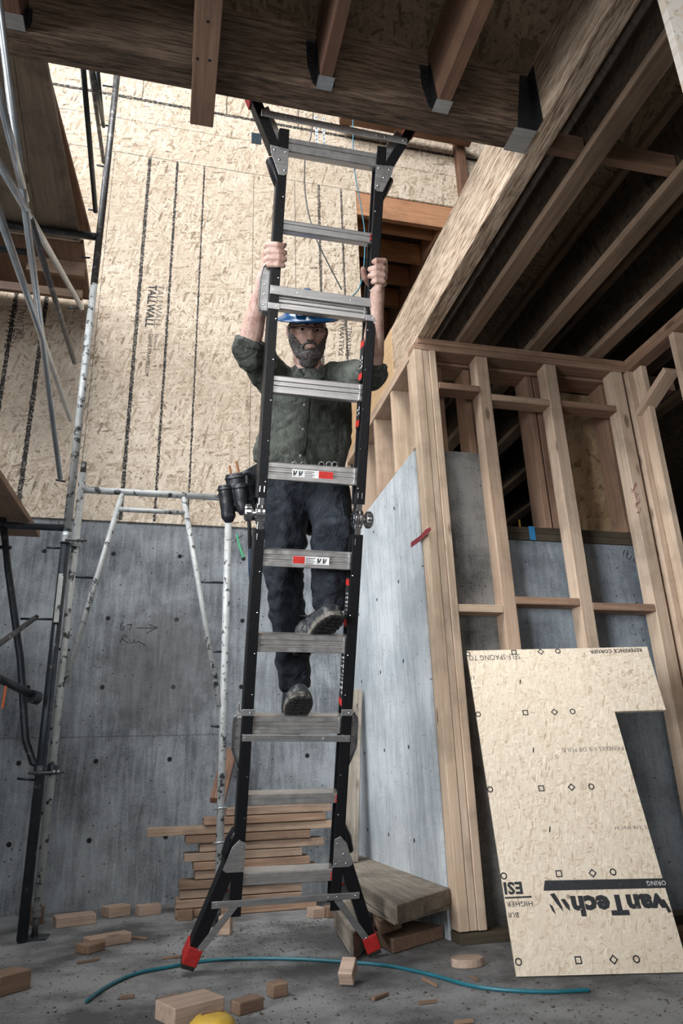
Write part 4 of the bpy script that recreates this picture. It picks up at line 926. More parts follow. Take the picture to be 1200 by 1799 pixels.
t = thing('yellow_lid', 'yellow plastic cap at the bottom edge beside the large pale offcut', 'lid', c)
b = MB(); b.loft([[c+V((math.cos(a*math.pi/12)*r, math.sin(a*math.pi/12)*r, z)) for a in range(24)] for r, z in ((0.062, 0.0), (0.066, 0.012), (0.062, 0.030), (0.045, 0.045), (0.02, 0.05))]); b.build('cap', M['yellow'], t, smooth=True)
b = MB(); b.tube([c+V((-0.03, 0, 0.051)), c+V((0.03, 0.02, 0.051))], 0.006, 8); b.build('ridge', M['scrapd'], t)
def curve(name, pts, r, mat, label, cat, n=8, parent=None):
    # smooth through points (Catmull-Rom)
    P = [V(p) for p in pts]; out = []
    for i in range(len(P)-1):
        p0 = P[max(i-1, 0)]; p1 = P[i]; p2 = P[i+1]; p3 = P[min(i+2, len(P)-1)]
        for k in range(8):
            t_ = k/8; out.append(0.5*((2*p1)+(p2-p0)*t_+(2*p0-5*p1+4*p2-p3)*t_*t_+(3*p1-p0-3*p2+p3)*t_**3))
    out.append(P[-1]); b = MB(); b.tube(out, r, n, round_=True); o = b.build(name, mat, parent, smooth=True)
    return setp(o, label, cat)
hz_ = 0.0075
curve('garden_hose', [at(x, y, 2, hz_) for x, y in ((152, 1759), (190, 1732), (240, 1710), (300, 1698), (345, 1690), (400, 1685), (500, 1684), (600, 1689), (680, 1696), (760, 1713), (830, 1732), (900, 1740), (970, 1742), (1033, 1739))], 0.0062, M['cable'], 'teal hose lying across the floor in front of the ladder feet', 'hose')
curve('hanging_cord', [at(x, y, 1, 2.9) for x, y in ((551, 190), (546, 240), (537, 270), (535, 320), (541, 370), (556, 420), (575, 460), (600, 508))], 0.0035, M['blackcord'], 'dark blue cord hanging in a curve behind the ladder, left of two', 'cord')
curve('hanging_cord', [at(x, y, 1, 2.9) for x, y in ((620, 200), (622, 290), (632, 350), (640, 400), (641, 440), (638, 480), (630, 508), (617, 522))], 0.0035, M['cord'], 'bright blue cord hanging straight behind the right ladder rail', 'cord')
# debris, uncountable
b = MB(); rd = random.Random(3)
for i in range(3500):
    x = rd.uniform(-20, 1220); y = rd.uniform(1600, 1810)
    if rd.random() < 0.5: x = rd.gauss(500, 120); y = rd.gauss(1630, 25)
    c = at(x, max(y, 1600), 2, 0)
    if 0.45 < c.x and c.y > 3.25 and c.x > 0.9: continue
    if c.y > 3.9 and -0.1 < c.x < 1.3 or abs(x-62) < 60 and y < 1650: continue
    if c.y > YB-0.03 or (c.y > YS-0.05 and c.x > XW-0.05) or c.x < -2.3: continue
    s_ = rd.choice((0.0010, 0.0012, 0.0015, 0.002, 0.0035 if rd.random()<0.3 else 0.0015)); a = rd.random()*6.28
    b.obox(c+V((0, 0, s_*0.5)), V((math.cos(a), math.sin(a), 0))*s_*rd.uniform(1, 1.8), V((-math.sin(a), math.cos(a), 0))*s_, V((0, 0, s_*0.5)))
setp(b.build('debris_scatter', M['debris']), 'fine crumbs of wood and grit scattered over the concrete floor', 'debris', None, 'stuff')
# slivers
for k, (x0, y0, x1, y1, l) in enumerate(((275, 1758, 315, 1748, 'brown splinter left of the large pale offcut'), (285, 1683, 345, 1678, 'thin splinter beside the left ladder foot'), (735, 1762, 768, 1758, 'dark splinter below the hose, right of the middle'), (655, 1755, 680, 1745, 'curled sliver in front of the wedge offcut'), (742, 1719, 768, 1732, 'thin splinter just above the hose at right'), (798, 1796, 832, 1793, 'dark splinter at the bottom edge right of the middle'), (135, 1692, 176, 1684, 'dark splinter on the open floor at left'), (212, 1752, 236, 1750, 'dark chip near the left hose end'), (827, 1716, 840, 1722, 'small splinter under the wooden disc'), (220, 1646, 258, 1649, 'dark stick beside the long narrow offcut'))):
    a, c = at(x0, y0, 2, 0.006), at(x1, y1, 2, 0.006)
    lumber('wood_splinter', M['scrapd'], a, c, 0.016 if k in (0, 3, 7) else 0.007, 0.010, (0, 0, 1), l, 'splinter', 'splinters on the floor', bevel=0.002)
# items at the right behind the panel
t_ = at(1192, 1630, 1, 3.0)
lumber('floor_batten', M['scrapd'], (2.05, 2.86, 0.02), (2.75, 2.80, 0.02), 0.09, 0.038, (0, 0, 1), 'dark batten on the floor behind the leaning panel at the right edge', 'board')

# ================================================================== MARKS AND WRITING ON THE WALLS
def wtext(name, body, x0, y0, x1, y1, hpx_dir, mat, Y=YB-0.0125, squash=1.0, parent=wu, bold=0.0):
    """text reading from pixel 0 to pixel 1 on the plane Y; hpx = cap height in metres (sign flips up direction)"""
    a, c = at(x0, y0, 1, Y), at(x1, y1, 1, Y); d = (c-a); d.y = 0; up = V((0, -1, 0)).cross(d.normalized()); 
    o = text(name, body, mat, parent, a, d, up, hpx_dir/0.70, 0.0006, bold)
    wd_ = max(v.co.x for v in o.data.vertices); k = d.length/wd_
    for v in o.data.vertices: v.co.x *= k
    return o
wtext('stamp_tallwall', 'TALLWALL', 262, 500, 255, 574, 0.058, M['ink'], bold=0.002)
wtext('stamp_tallwall', 'TALLWALL', 277, 500, 270, 574, 0.050, M['inkfaint'])
wtext('stamp_brand', 'Norbord', 272, 586, 269, 614, 0.028, M['inkfaint'])
wtext('stamp_note', 'THANKAFRAMER.COM', 262, 586, 254, 660, 0.028, M['ink'])
wtext('stamp_tallwall', 'TALLWALL', 22, 613, 32, 535, 0.055, M['ink'])
wtext('stamp_tallwall', 'TALLWALL', 39, 598, 47, 535, 0.050, M['inkfaint'])
wtext('stamp_tallwall', 'TALLWALL', 603, 628, 606, 560, 0.040, M['ink'])
wtext('stamp_tallwall', 'TALLWALL', 615, 628, 618, 575, 0.040, M['ink'])
wtext('stamp_note', 'THANKAFRAMER', 609, 581, 612, 520, 0.020, M['ink'])
def scrib(name, strokes, Yp, mat, parent, r=0.0022):
    b = MB()
    for s_ in strokes:
        b.tube([at(x, y, 1, Yp) for x, y in s_], r, 6)
    return b.build(name, mat, parent)
wb_ = bpy.data.objects['wall_back']
scrib('pencil_writing', [[(217, 1092), (212, 1098), (211, 1104), (215, 1106), (219, 1102), (213, 1100)], [(223, 1098), (232, 1096), (227, 1108)], [(240, 1103), (276, 1103)], [(262, 1097), (277, 1102), (258, 1112)],
                         [(216, 1115), (211, 1130)], [(216, 1115), (224, 1117), (214, 1122), (226, 1130)], [(228, 1123), (228, 1130), (234, 1128), (236, 1123), (238, 1130), (243, 1126), (256, 1134)]], YB-0.001, M['ink'], wb_, 0.0018)
scrib('green_paint_mark', [[(416, 938), (418, 950), (421, 962), (427, 980)], [(420, 955), (424, 968), (428, 978)]], YB-0.001, M['greenpaint'], wb_, 0.007)
scrib('pencil_writing', [[(408, 955), (418, 945), (428, 940)], [(410, 943), (424, 965)], [(226, 922), (232, 917), (236, 920)]], YB-0.001, M['ink'], wb_, 0.0015)
# red spray mark on the right wall end, on the wall face X
wr = bpy.data.objects['wall_right']
b = MB(); q = [at(x, y, 0, XW-0.0004) for x, y in ((722, 962), (722, 953), (738, 941), (748, 930), (756, 926), (758, 931), (748, 941), (736, 952))]
b.prism(q, (-0.0006, 0, 0)); b.build('red_paint_mark', M['redpaint'], wr)
# red writing on the third stud
sd = [o for o in col.objects if o.name.startswith('wall_stud')][2]
b = MB(); rd = random.Random(5)
for k in range(6):
    x0_, y0_ = 1113+k*1.8+rd.uniform(-3, 3), 852+k*9
    b.tube([at(x0_+rd.uniform(-4, 4), y0_+rd.uniform(-5, 6), 1, YS-0.0008) for _ in range(5)], 0.0012, 6)
o = b.build('red_writing', M['redpaint'], sd, origin=(0, 0, 0)); o.matrix_local = LOCALM[sd.name].inverted()
wa = bpy.data.objects['wall_alcove']
scrib('chalk_writing', [[(1122, 988), (1116, 980), (1112, 984), (1118, 990)], [(1110, 976), (1106, 984)], [(1104, 972), (1100, 980), (1105, 982)], [(1097, 966), (1095, 975)], [(1103, 966), (1101, 975)]], 3.2195, M['ink'], wa, 0.002)
# metal plate and paper stickers on the upper wall
c = at(448, 242, 1, YB-0.02); b = MB(); b.box(c.x-0.03, c.x+0.055, YB-0.018, YB-0.0125, c.z-0.06, c.z+0.06)
for i in range(4):
    for j in range(2): b.box(c.x-0.01+j*0.025, c.x-0.004+j*0.025, YB-0.021, YB-0.0175, c.z-0.045+i*0.026, c.z-0.038+i*0.026)
setp(b.build('steel_plate', mk_plain('blued_steel', (0.035, 0.055, 0.075), 0.45, 0.5), bevel=0.001), 'dark perforated steel plate on the upper board wall left of the ladder top', 'plate')
for k, (x, ya, yb) in enumerate(((556, 203, 262), (569, 205, 270))):
    a, c = at(x-3, ya, 1, YB-0.013), at(x+3, yb, 1, YB-0.013); b = MB(); b.box(a.x, c.x, YB-0.0135, YB-0.0125, c.z, a.z)
    o = setp(b.build('paper_strip', M['white'], bevel=0), ('left' if k == 0 else 'right')+' paper strip with blue print on the upper board wall behind the ladder top', 'paper')
    b = MB()
    for i in range(9): z_ = c.z+(a.z-c.z)*(i+0.3)/9; b.box(a.x+0.006, c.x-0.006, YB-0.0139, YB-0.0134, z_, z_+(a.z-c.z)*0.05)
    b.build('print_lines', M['bluetape'], o)
# ================================================================== PERSON
def evalmesh(o):
    dg = bpy.context.evaluated_depsgraph_get(); dg.update()
    return bpy.data.meshes.new_from_object(o.evaluated_get(dg))
def organic(name, mb_, mat, parent, voxel, smooth=4, factor=0.6, disp=None, base=None):
    me = mb_.raw(name); o = bpy.data.objects.new(name, me); col.objects.link(o)
    r = o.modifiers.new('r', 'REMESH'); r.mode = 'VOXEL'; r.voxel_size = voxel; r.use_smooth_shade = True
    if smooth: s_ = o.modifiers.new('s', 'SMOOTH'); s_.iterations = smooth; s_.factor = factor
    m2 = evalmesh(o); o.modifiers.clear(); o.data = m2; m2.name = name; bpy.data.meshes.remove(me)
    if disp:
        nn = [v.normal.copy() for v in m2.vertices]
        for v, q in zip(m2.vertices, nn): v.co = v.co + q*disp(v.co, q)
    bs = base if base is not None else (wpos(parent) if parent else V((0, 0, 0)))
    for v in m2.vertices: v.co = v.co - bs
    m2.update()
    for p in m2.polygons: p.use_smooth = True
    o.location = bs - (wpos(parent) if parent else V((0, 0, 0)))
    if parent: o.parent = parent
    WORLD[o.name] = bs
    m2.materials.clear(); m2.materials.append(mat); return o
def A(x, y, d): return atd(x, y, d)
g = G('skin'); p_ = g.obj(); n1 = g.noise(p_, 22, 5, 0.6); n2 = g.noise(p_, 160, 3, 0.6)
c_ = g.ramp(n1*0.7+n2*0.3, [(0.38, (0.34, 0.18, 0.14)), (0.52, (0.55, 0.36, 0.295)), (0.66, (0.66, 0.47, 0.40))])
M['skin'] = g.out(c_, 0.5, 0, n1*0.5+n2, 0.25, 0.002)
def cloth(name, c, wear, amt, bump):
    g = G(name); p_ = g.obj(); a = g.noise(p_, 9, 6, 0.65); f = g.noise(p_, 260, 2, 0.5); w_ = g.noise(g.map(p_, (1, 1, 0.6)), 13, 5, 0.6, 1.8)
    cr = g.ramp(g.m('ABSOLUTE', g.noise(g.map(p_, (1, 1, 0.7)), 7, 4, 0.6, 2.2)-0.5), [(0.0, amt*0.8), (0.035, 0)])
    cc = g.mix(g.m('MAXIMUM', g.ramp(a, [(0.45, 0), (0.70, amt)]), cr), c, wear)
    return g.out(cc, 0.8, 0, w_*1.0+f*0.08, bump, 0.02, 0.25)
M['shirt'] = cloth('olive_twill', (0.045, 0.050, 0.042), (0.16, 0.175, 0.155), 0.6, 1.0)
M['trousers'] = cloth('dark_navy_canvas', (0.010, 0.013, 0.019), (0.05, 0.06, 0.075), 0.5, 1.0)
M['leather'] = mk_plain('black_leather', (0.012, 0.014, 0.018), 0.42, 0, scale=40, bump=0.4)
M['bootl'] = mk_plain('worn_boot_leather', (0.035, 0.038, 0.045), 0.45, 0, scale=25, bump=0.4, dirt=(0.2, 0.2, 0.19), dirtamt=0.6, thr=0.52)
M['sole'] = mk_plain('dusty_boot_sole', (0.16, 0.15, 0.13), 0.85, 0, scale=30, bump=0.6, dirt=(0.035, 0.033, 0.03), dirtamt=0.9, thr=0.5)
M['beard'] = mk_plain('grizzled_hair', (0.045, 0.036, 0.032), 0.75, 0, scale=230, var=0.5, bump=1.0, dirt=(0.33, 0.32, 0.32), dirtamt=0.85, thr=0.53)
M['hair'] = mk_plain('dark_hair', (0.06, 0.05, 0.045), 0.7, 0, scale=160, var=0.5, bump=0.8)
M['hat'] = mk_plain('blue_plastic', (0.005, 0.065, 0.19), 0.22, 0, scale=6, var=0.1, bump=0.0)
M['eyew'] = mk_plain('eye_white', (0.6, 0.57, 0.55), 0.3); M['iris'] = mk_plain('dark_iris', (0.02, 0.014, 0.01), 0.25)
M['button'] = mk_plain('shirt_button', (0.30, 0.28, 0.24), 0.35)

HIPW = A(540, 835, 2.98)
man = None
def nz(p, s, seed=0.0): return mnoise.noise(V((p.x*s+seed, p.y*s+seed*1.7, p.z*s-seed)))
# ---- head frame
HC = A(540, 583, 2.93); HD = 2.93
hz_ = (CAM-HC).normalized()
hx = (RT - hz_*RT.dot(hz_)).normalized(); hy = hz_.cross(hx)
Rt = Matrix.Rotation(R_(9), 3, hy); hx = Rt @ hx; hz_ = Rt @ hz_
Rt = Matrix.Rotation(R_(-3), 3, hz_); hx = Rt @ hx; hy = Rt @ hy
def H(x, y, z): return HC + hx*x + hy*y + hz_*z
hb = MB()
def gau(x, y, cx, cy, sx_, sy_): return math.exp(-((x-cx)/sx_)**2-((y-cy)/sy_)**2)
rings = []; BD = []
NU, NV = 64, 48
for i in range(1, NV):
    ph = math.pi*i/NV; ring = []
    for j in range(NU):
        th = 2*math.pi*j/NU
        x, y, z = math.sin(ph)*math.sin(th), math.cos(ph), math.sin(ph)*math.cos(th)
        wx = 0.0755; 
        if y < 0.0: wx *= 1-0.26*min(1, (-y))**1.6
        px, py, pz = x*wx, y*0.118, z*0.093
        if z > 0:
            # flatter face
            pz = min(pz, 0.084 + 0.25*(pz-0.084)) if pz > 0.084 else pz
            pz -= 0.012*gau(px, py, 0.030, 0.012, 0.017, 0.011)+0.012*gau(px, py, -0.030, 0.012, 0.017, 0.011)
            pz += 0.006*gau(px, py, 0.0, 0.032, 0.05, 0.010)
            pz += 0.006*(gau(px, py, 0.042, -0.018, 0.018, 0.018)+gau(px, py, -0.042, -0.018, 0.018, 0.018))
            pz += 0.010*gau(px, py, 0, -0.092, 0.022, 0.016)+0.004*gau(px, py, 0, -0.058, 0.026, 0.014)
        else:
            pz *= 1.05
        ring.append(H(px, py, pz))
        ax_ = abs(px); line = -0.012-0.045*max(0, (0.066-ax_))/0.036 if ax_ > 0.030 else -0.058
        if z > -0.05 and py < line and py > -0.112 and not (ax_ < 0.024 and -0.070 < py < -0.040): BD.append((H(px*1.01, py, pz+0.0005), 0.0055+0.004*min(1, max(0, (line-py)/0.03))))
    rings.append(ring)
hb.loft(rings)
hb.tube([H(0, 0.022, 0.078), H(0, 0.004, 0.090), H(0, -0.014, 0.101), H(0, -0.024, 0.104)], [(0.0075, 0.010), (0.0085, 0.010), (0.0115, 0.011), (0.0125, 0.010)], 12, side=hx, round_=True)
for s_ in (-1, 1):
    hb.ell(H(s_*0.0125, -0.026, 0.090), hx*0.0085, hy*0.0075, hz_*0.011)
    hb.tube([H(s_*0.010, 0.026, 0.084), H(s_*0.030, 0.031, 0.083), H(s_*0.052, 0.022, 0.068)], [0.006, 0.007, 0.005], 10, round_=True)   # brow
    hb.tube([H(s_*0.016, 0.017, 0.077), H(s_*0.031, 0.0175, 0.0795), H(s_*0.046, 0.011, 0.070)], 0.0040, 8, round_=True)  # upper lid
    hb.tube([H(s_*0.017, 0.005, 0.076), H(s_*0.031, 0.0022, 0.0765), H(s_*0.045, 0.007, 0.069)], 0.0028, 8, round_=True)
    hb.tube([H(s_*0.074, 0.022, -0.004), H(s_*0.083, 0.012, -0.010), H(s_*0.084, -0.005, -0.008), H(s_*0.077, -0.024, 0.0)], [(0.006, 0.011), (0.006, 0.014), (0.006, 0.013), (0.006, 0.008)], 10, side=hx, round_=True)
hb.tube([H(-0.022, -0.054, 0.082), H(-0.008, -0.050, 0.0895), H(0, -0.0515, 0.090), H(0.008, -0.050, 0.0895), H(0.022, -0.054, 0.082)], [0.003, 0.0045, 0.004, 0.0045, 0.003], 8, round_=True)
hb.tube([H(-0.020, -0.0575, 0.081), H(0, -0.061, 0.088), H(0.020, -0.0575, 0.081)], [0.003, 0.0055, 0.003], 8, round_=True)
# neck, torso, arms, legs under the clothing
SD = 2.97
hb.tube([H(0, -0.05, -0.025), A(541, 648, SD), A(541, 672, SD+0.01)], [(0.058, 0.06), (0.060, 0.062), (0.075, 0.07)], 20, side=RT, round_=True)
hb.tube([A(541, 668, SD+0.01), A(541, 700, SD), A(540, 760, SD), A(528, 835, SD)], [(0.12, 0.08), (0.15, 0.10), (0.14, 0.095), (0.145, 0.10)], 20, side=RT, round_=True)
SL, SR = A(487, 668, 2.96), A(596, 668, 2.97)
EL, ER = A(436, 616, 2.76), A(652, 660, 2.78)
WL, WR = A(464, 486, 2.665), A(663, 512, 2.665)
def arm(Sh, E, W_):
    hb.tube([A(541, 680, SD), Sh, Sh.lerp(E, 0.5), E], [0.055, 0.052, 0.046, 0.040], 16, round_=True)
    hb.tube([E, E.lerp(W_, 0.25), E.lerp(W_, 0.55), E.lerp(W_, 0.85), W_], [(0.040, 0.040), (0.045, 0.043), (0.038, 0.037), (0.028, 0.024), (0.027, 0.021)], 16, side=LX, round_=True)
arm(SL, EL, WL); arm(SR, ER, WR)
KL, KR = A(498, 1005, 2.86), A(584, 930, 2.775)
AL, AR = A(518, 1205, 2.83), A(578, 1072, 2.82)
HL, HR = A(505, 845, 2.98), A(568, 845, 2.98)
for Hp, K, Ak in ((HL, KL, AL), (HR, KR, AR)):
    hb.tube([Hp, Hp.lerp(K, 0.5), K], [0.075, 0.066, 0.052], 16, round_=True)
    hb.tube([K, K.lerp(Ak, 0.35), Ak], [0.050, 0.052, 0.036], 16, round_=True)
# hands: finger pixels (knuckle, middle joint, far joint, tip) with depths
def finger(pts, r0):
    r0 *= 1.13
    P = [A(*p) for p in pts]; k = [r0*1.05, r0*1.08, r0*0.98, r0*0.84]; 
    hb.tube(P, k[:len(P)], 12, round_=True)
for dy, r0, dx in ((0, 0.0105, 0), (12, 0.0110, 3), (24, 0.0108, 3), (35, 0.0092, 1)):   # his right hand, left in the picture
    finger([(468, 433+dy, 2.640), (474, 430+dy, 2.598), (488+dx, 430.5+dy, 2.584), (497+dx, 432+dy, 2.592)], r0)
hb.tube([A(471, 430, 2.668), A(468, 448, 2.672), A(466, 470, 2.668), WL], [(0.013, 0.032), (0.016, 0.040), (0.017, 0.036), (0.022, 0.026)], 16, side=LX, round_=True)
hb.tube([A(467, 468, 2.685), A(478, 452, 2.712), A(490, 440, 2.712), A(500, 430, 2.706)], [0.016, 0.013, 0.0115, 0.0095], 12, round_=True)
for dy, r0, dx in ((0, 0.0102, 7), (13, 0.0108, 0), (25, 0.0108, 0), (36, 0.0092, 5)):   # his left hand, right in the picture
    finger([(675, 463+dy, 2.640), (672, 459+dy, 2.598), (660, 458+dy, 2.584), (650+dx, 460+dy, 2.592)], r0)
hb.tube([A(674, 460, 2.668), A(673, 478, 2.672), A(669, 498, 2.668), WR], [(0.013, 0.030), (0.016, 0.038), (0.017, 0.034), (0.022, 0.024)], 16, side=LX, round_=True)
hb.tube([A(664, 504, 2.70), A(650, 498, 2.705), A(640, 487, 2.665), A(638, 473, 2.640)], [0.015, 0.014, 0.0125, 0.0105], 12, round_=True)
man = organic('person', hb, M['skin'], None, 0.0032, smooth=2, factor=0.5, base=V(HIPW))
setp(man, 'bearded person in blue hard hat and dark work clothes climbing down behind the ladder', 'person')
# ---- eyes
for s_ in (-1, 1):
    e = H(s_*0.031, 0.0095, 0.066); b = MB(); b.ell(e, hx*0.0125, hy*0.0125, hz_*0.0125, 20, 14); ew = b.build('eye', M['eyew'], man, smooth=True)
    gz = (CAM-e).normalized(); b = MB(); b.ell(e+gz*0.0105+hy*-0.0005, hx*0.0062, hy*0.0062, gz*0.003, 16, 10); b.build('iris', M['iris'], ew, smooth=True)
# eyebrows
for s_ in (-1, 1):
    b = MB(); b.tube([H(s_*0.012, 0.027, 0.0900), H(s_*0.030, 0.035, 0.0890), H(s_*0.053, 0.026, 0.0715)], [(0.0035, 0.002), (0.0045, 0.002), (0.002, 0.0015)], 8, side=hy, round_=True)
    b.build('eyebrow', M['hair'], man, smooth=True)
# ---- beard
b = MB()
b.tube([H(-0.0735, 0.000, 0.015), H(-0.071, -0.03, 0.022), H(-0.063, -0.062, 0.032), H(-0.042, -0.090, 0.058), H(0, -0.108, 0.070), H(0.042, -0.090, 0.058), H(0.063, -0.062, 0.032), H(0.071, -0.03, 0.022), H(0.0735, 0.000, 0.015)],
       [(0.004, 0.004), (0.010, 0.005), (0.014, 0.008), (0.020, 0.017), (0.027, 0.026), (0.020, 0.017), (0.014, 0.008), (0.010, 0.005), (0.004, 0.004)], 16, side=hz_, round_=True)
for q_, r_ in BD: b.ell(q_, hx*r_, hy*r_, hz_*r_, 8, 6)
b.ell(H(0, -0.094, 0.074), hx*0.036, hy*0.026, hz_*0.027)
b.ell(H(0, -0.118, 0.060), hx*0.040, hy*0.028, hz_*0.026)
for s_ in (-1, 1):
    b.tube([H(0.001*s_, -0.0405, 0.0925), H(s_*0.014, -0.042, 0.0905), H(s_*0.027, -0.052, 0.0815), H(s_*0.032, -0.070, 0.074), H(s_*0.028, -0.086, 0.070)], [(0.0065, 0.005), (0.007, 0.0055), (0.005, 0.0055), (0.005, 0.006), (0.008, 0.009)], 10, side=hy, round_=True)
b.ell(H(0, -0.074, 0.0845), hx*0.009, hy*0.007, hz_*0.006)
organic('beard', b, M['beard'], man, 0.0028, 1, 0.5, lambda p, n: 0.0030*nz(p, 170)+0.002*nz(p, 330, 3))
# hair around the temples and back
b = MB(); rr = []
for i in range(9):
    y = 0.062-0.075*i/8; k = math.sqrt(max(0.02, 1-(y/0.118)**2)); ring = []
    for j in range(40):
        th = math.pi*0.46+(2*math.pi-math.pi*0.92)*j/39
        ring.append((math.sin(th)*0.0785*k, y, math.cos(th)*0.1010*k))
    rr.append(ring)
outer = [[H(*q) for q in r] for r in rr]; inner = [[H(q[0]*0.93, q[1], q[2]*0.93) for q in r] for r in rr]
vs = [q for r in outer for q in r]+[q for r in inner for q in r]; n40 = 40; o9 = 9*40; fs = []
for i in range(8):
    for j in range(39):
        fs.append((i*n40+j, i*n40+j+1, (i+1)*n40+j+1, (i+1)*n40+j)); fs.append((o9+i*n40+j, o9+(i+1)*n40+j, o9+(i+1)*n40+j+1, o9+i*n40+j+1))
for i in range(8): fs.append((i*n40, (i+1)*n40, o9+(i+1)*n40, o9+i*n40)); fs.append((i*n40+39, o9+i*n40+39, o9+(i+1)*n40+39, (i+1)*n40+39))
for j in range(39): fs.append((j, o9+j, o9+j+1, j+1)); k = 8*n40; fs.append((k+j, k+j+1, o9+k+j+1, o9+k+j))
b.add(vs, fs); b.build('hair', M['hair'], man, smooth=True)
# ---- glasses
gl = MB()
for s_ in (-1, 1):
    P = [H(s_*0.010, 0.018, 0.099), H(s_*0.030, 0.0215, 0.0985), H(s_*0.052, 0.019, 0.088), H(s_*0.060, 0.014, 0.078)]
    gl.tube(P, 0.0017, 8); gl.tube([H(s_*0.060, 0.014, 0.078), H(s_*0.074, 0.014, 0.055), H(s_*0.080, 0.012, 0.0)], [(0.0012, 0.0028)]*3, 8, side=hx)
    gl.tube([H(s_*0.010, 0.018, 0.099), H(s_*0.009, 0.006, 0.099)], 0.001, 6)
gl.tube([H(-0.010, 0.016, 0.099), H(0, 0.019, 0.101), H(0.010, 0.016, 0.099)], 0.0014, 8)
glo = gl.build('glasses', M['fibre'], man, smooth=True)
g = G('lens_glass'); g.b.inputs['Transmission Weight'].default_value = 1.0; g.b.inputs['IOR'].default_value = 1.15
M['lens'] = g.out((0.95, 0.97, 0.97), 0.02)
for s_ in (-1, 1):
    b = MB(); poly = [H(s_*x, y, z) for x, y, z in ((0.010, 0.017, 0.0988), (0.030, 0.0205, 0.0983), (0.052, 0.018, 0.0878), (0.055, 0.004, 0.085), (0.045, -0.009, 0.090), (0.025, -0.012, 0.097), (0.012, -0.004, 0.0985))]
    b.prism(poly, hz_*0.0012); b.build('lens', M['lens'], glo)
# ---- hard hat
hat_y = 0.051
hatR = Matrix.Rotation(R_(6), 3, hx) @ Matrix.Rotation(R_(4), 3, hz_)
def HH(x, y, z): return HC + hy*hat_y + hatR @ (hx*x + hy*y + hz_*z)
b = MB(); prof = [(1.0, 0.0), (0.995, 0.02), (0.97, 0.040), (0.90, 0.064), (0.76, 0.085), (0.55, 0.102), (0.28, 0.112), (0.02, 0.115)]
def hring(k, y, e=0.0, dz=0.0): return [HH((0.098*k+e)*math.sin(2*math.pi*j/56), y+dz*math.cos(4*math.pi*j/56), (0.122*k+e)*math.cos(2*math.pi*j/56)-0.005) for j in range(56)]
rg = [hring(0.97, -0.004)]+[hring(1.0, 0.000, 0.031), hring(1.0, -0.003, 0.033), hring(1.0, 0.002, 0.032), hring(1.0, 0.010, 0.014), hring(1.0, 0.018, 0.003)]+[hring(k, y) for k, y in prof[1:]]
b.loft(rg, cap=True)
hat = b.build('hard_hat', M['hat'], man, smooth=True)
b = MB(); b.tube([HH(0, 0.050, 0.110), HH(0, 0.081, 0.088), HH(0, 0.106, 0.045), HH(0, 0.117, 0), HH(0, 0.106, -0.05), HH(0, 0.081, -0.09)], [(0.016, 0.006)]*6, 12, side=hx); b.build('ridge', M['hat'], hat, smooth=True)
b = MB(); c = HH(-0.045, 0.036, 0.106)
q = (hatR @ (hz_*0.92-hx*0.38)).normalized(); qx = (hatR @ hy).cross(q).normalized(); qy = q.cross(qx)
b.obox(c, qx*0.020, qy*0.020, q*0.006); lm = b.build('lamp_clip', M['hat'], hat, bevel=0.004)
b = MB(); b.obox(c+q*0.006, qx*0.011, qy*0.013, q*0.0025); b.build('silver_plate', M['galv'], lm, bevel=0.002)

# ---- shirt
def fold(p, n): 
    q = p.x*RT.x*0  # unused
    return 0.010*nz(V((p.x, p.y, p.z*0.45)), 16) + 0.004*mnoise.noise(V((p.x*26+p.z*14, p.y*20, p.z*11))) + 0.009*abs(mnoise.noise(V((p.x*18-p.z*22, p.y*14, p.z*16+p.x*12))))
b = MB()
SDp = 2.975
b.tube([A(541, 652, SDp), A(541, 664, SDp), A(541, 690, SDp), A(540, 730, SDp), A(535, 775, SDp), A(525, 812, SDp), A(522, 826, SDp)],
       [(0.075, 0.070), (0.125, 0.085), (0.178, 0.115), (0.186, 0.128), (0.192, 0.132), (0.196, 0.130), (0.186, 0.122)], 32, side=RT, round_=False)
for Sh, E, sgn in ((SL, EL, -1), (SR, ER, 1)):
    b.tube([A(541-20*-sgn, 688, SDp), Sh+UP*-0.005, Sh.lerp(E, 0.35), Sh.lerp(E, 0.75), E+(E-Sh).normalized()*0.008], [(0.090, 0.085), (0.084, 0.080), (0.078, 0.074), (0.066, 0.064), (0.060, 0.058)], 20, round_=True)
for E, W_, sgn in ((EL, WL, -1), (ER, WR, 1)):   # rolled cuff at the elbow
    d = (W_-E).normalized(); b.tube([E-d*0.02, E+d*0.012, E+d*0.035], [0.055, 0.057, 0.054], 18)
# collar
shirt = organic('shirt', b, M['shirt'], man, 0.0055, 3, 0.6, fold)
b = MB()
for s_ in (-1, 1):
    P = [A(541+s_*22, 640, 2.90), A(541+s_*14, 652, 2.872), A(541+s_*4, 664, 2.862), A(541+s_*12, 672, 2.852), A(541+s_*28, 662, 2.868), A(541+s_*31, 646, 2.90)]
    b.prism(P, FW*0.008)
b.build('collar', M['shirt'], shirt, bevel=0.003)
for E, W_ in ((EL, WL), (ER, WR)):
    d = (W_-E).normalized(); b = MB(); b.tube([E+d*0.016, E+d*0.022, E+d*0.042, E+d*0.046], [0.057, 0.063, 0.061, 0.055], 24)
    organic('rolled_cuff', b, M['shirt'], shirt, 0.005, 2, 0.5, lambda p, n: 0.005*nz(p, 40)+0.003*nz(p, 90, 2))
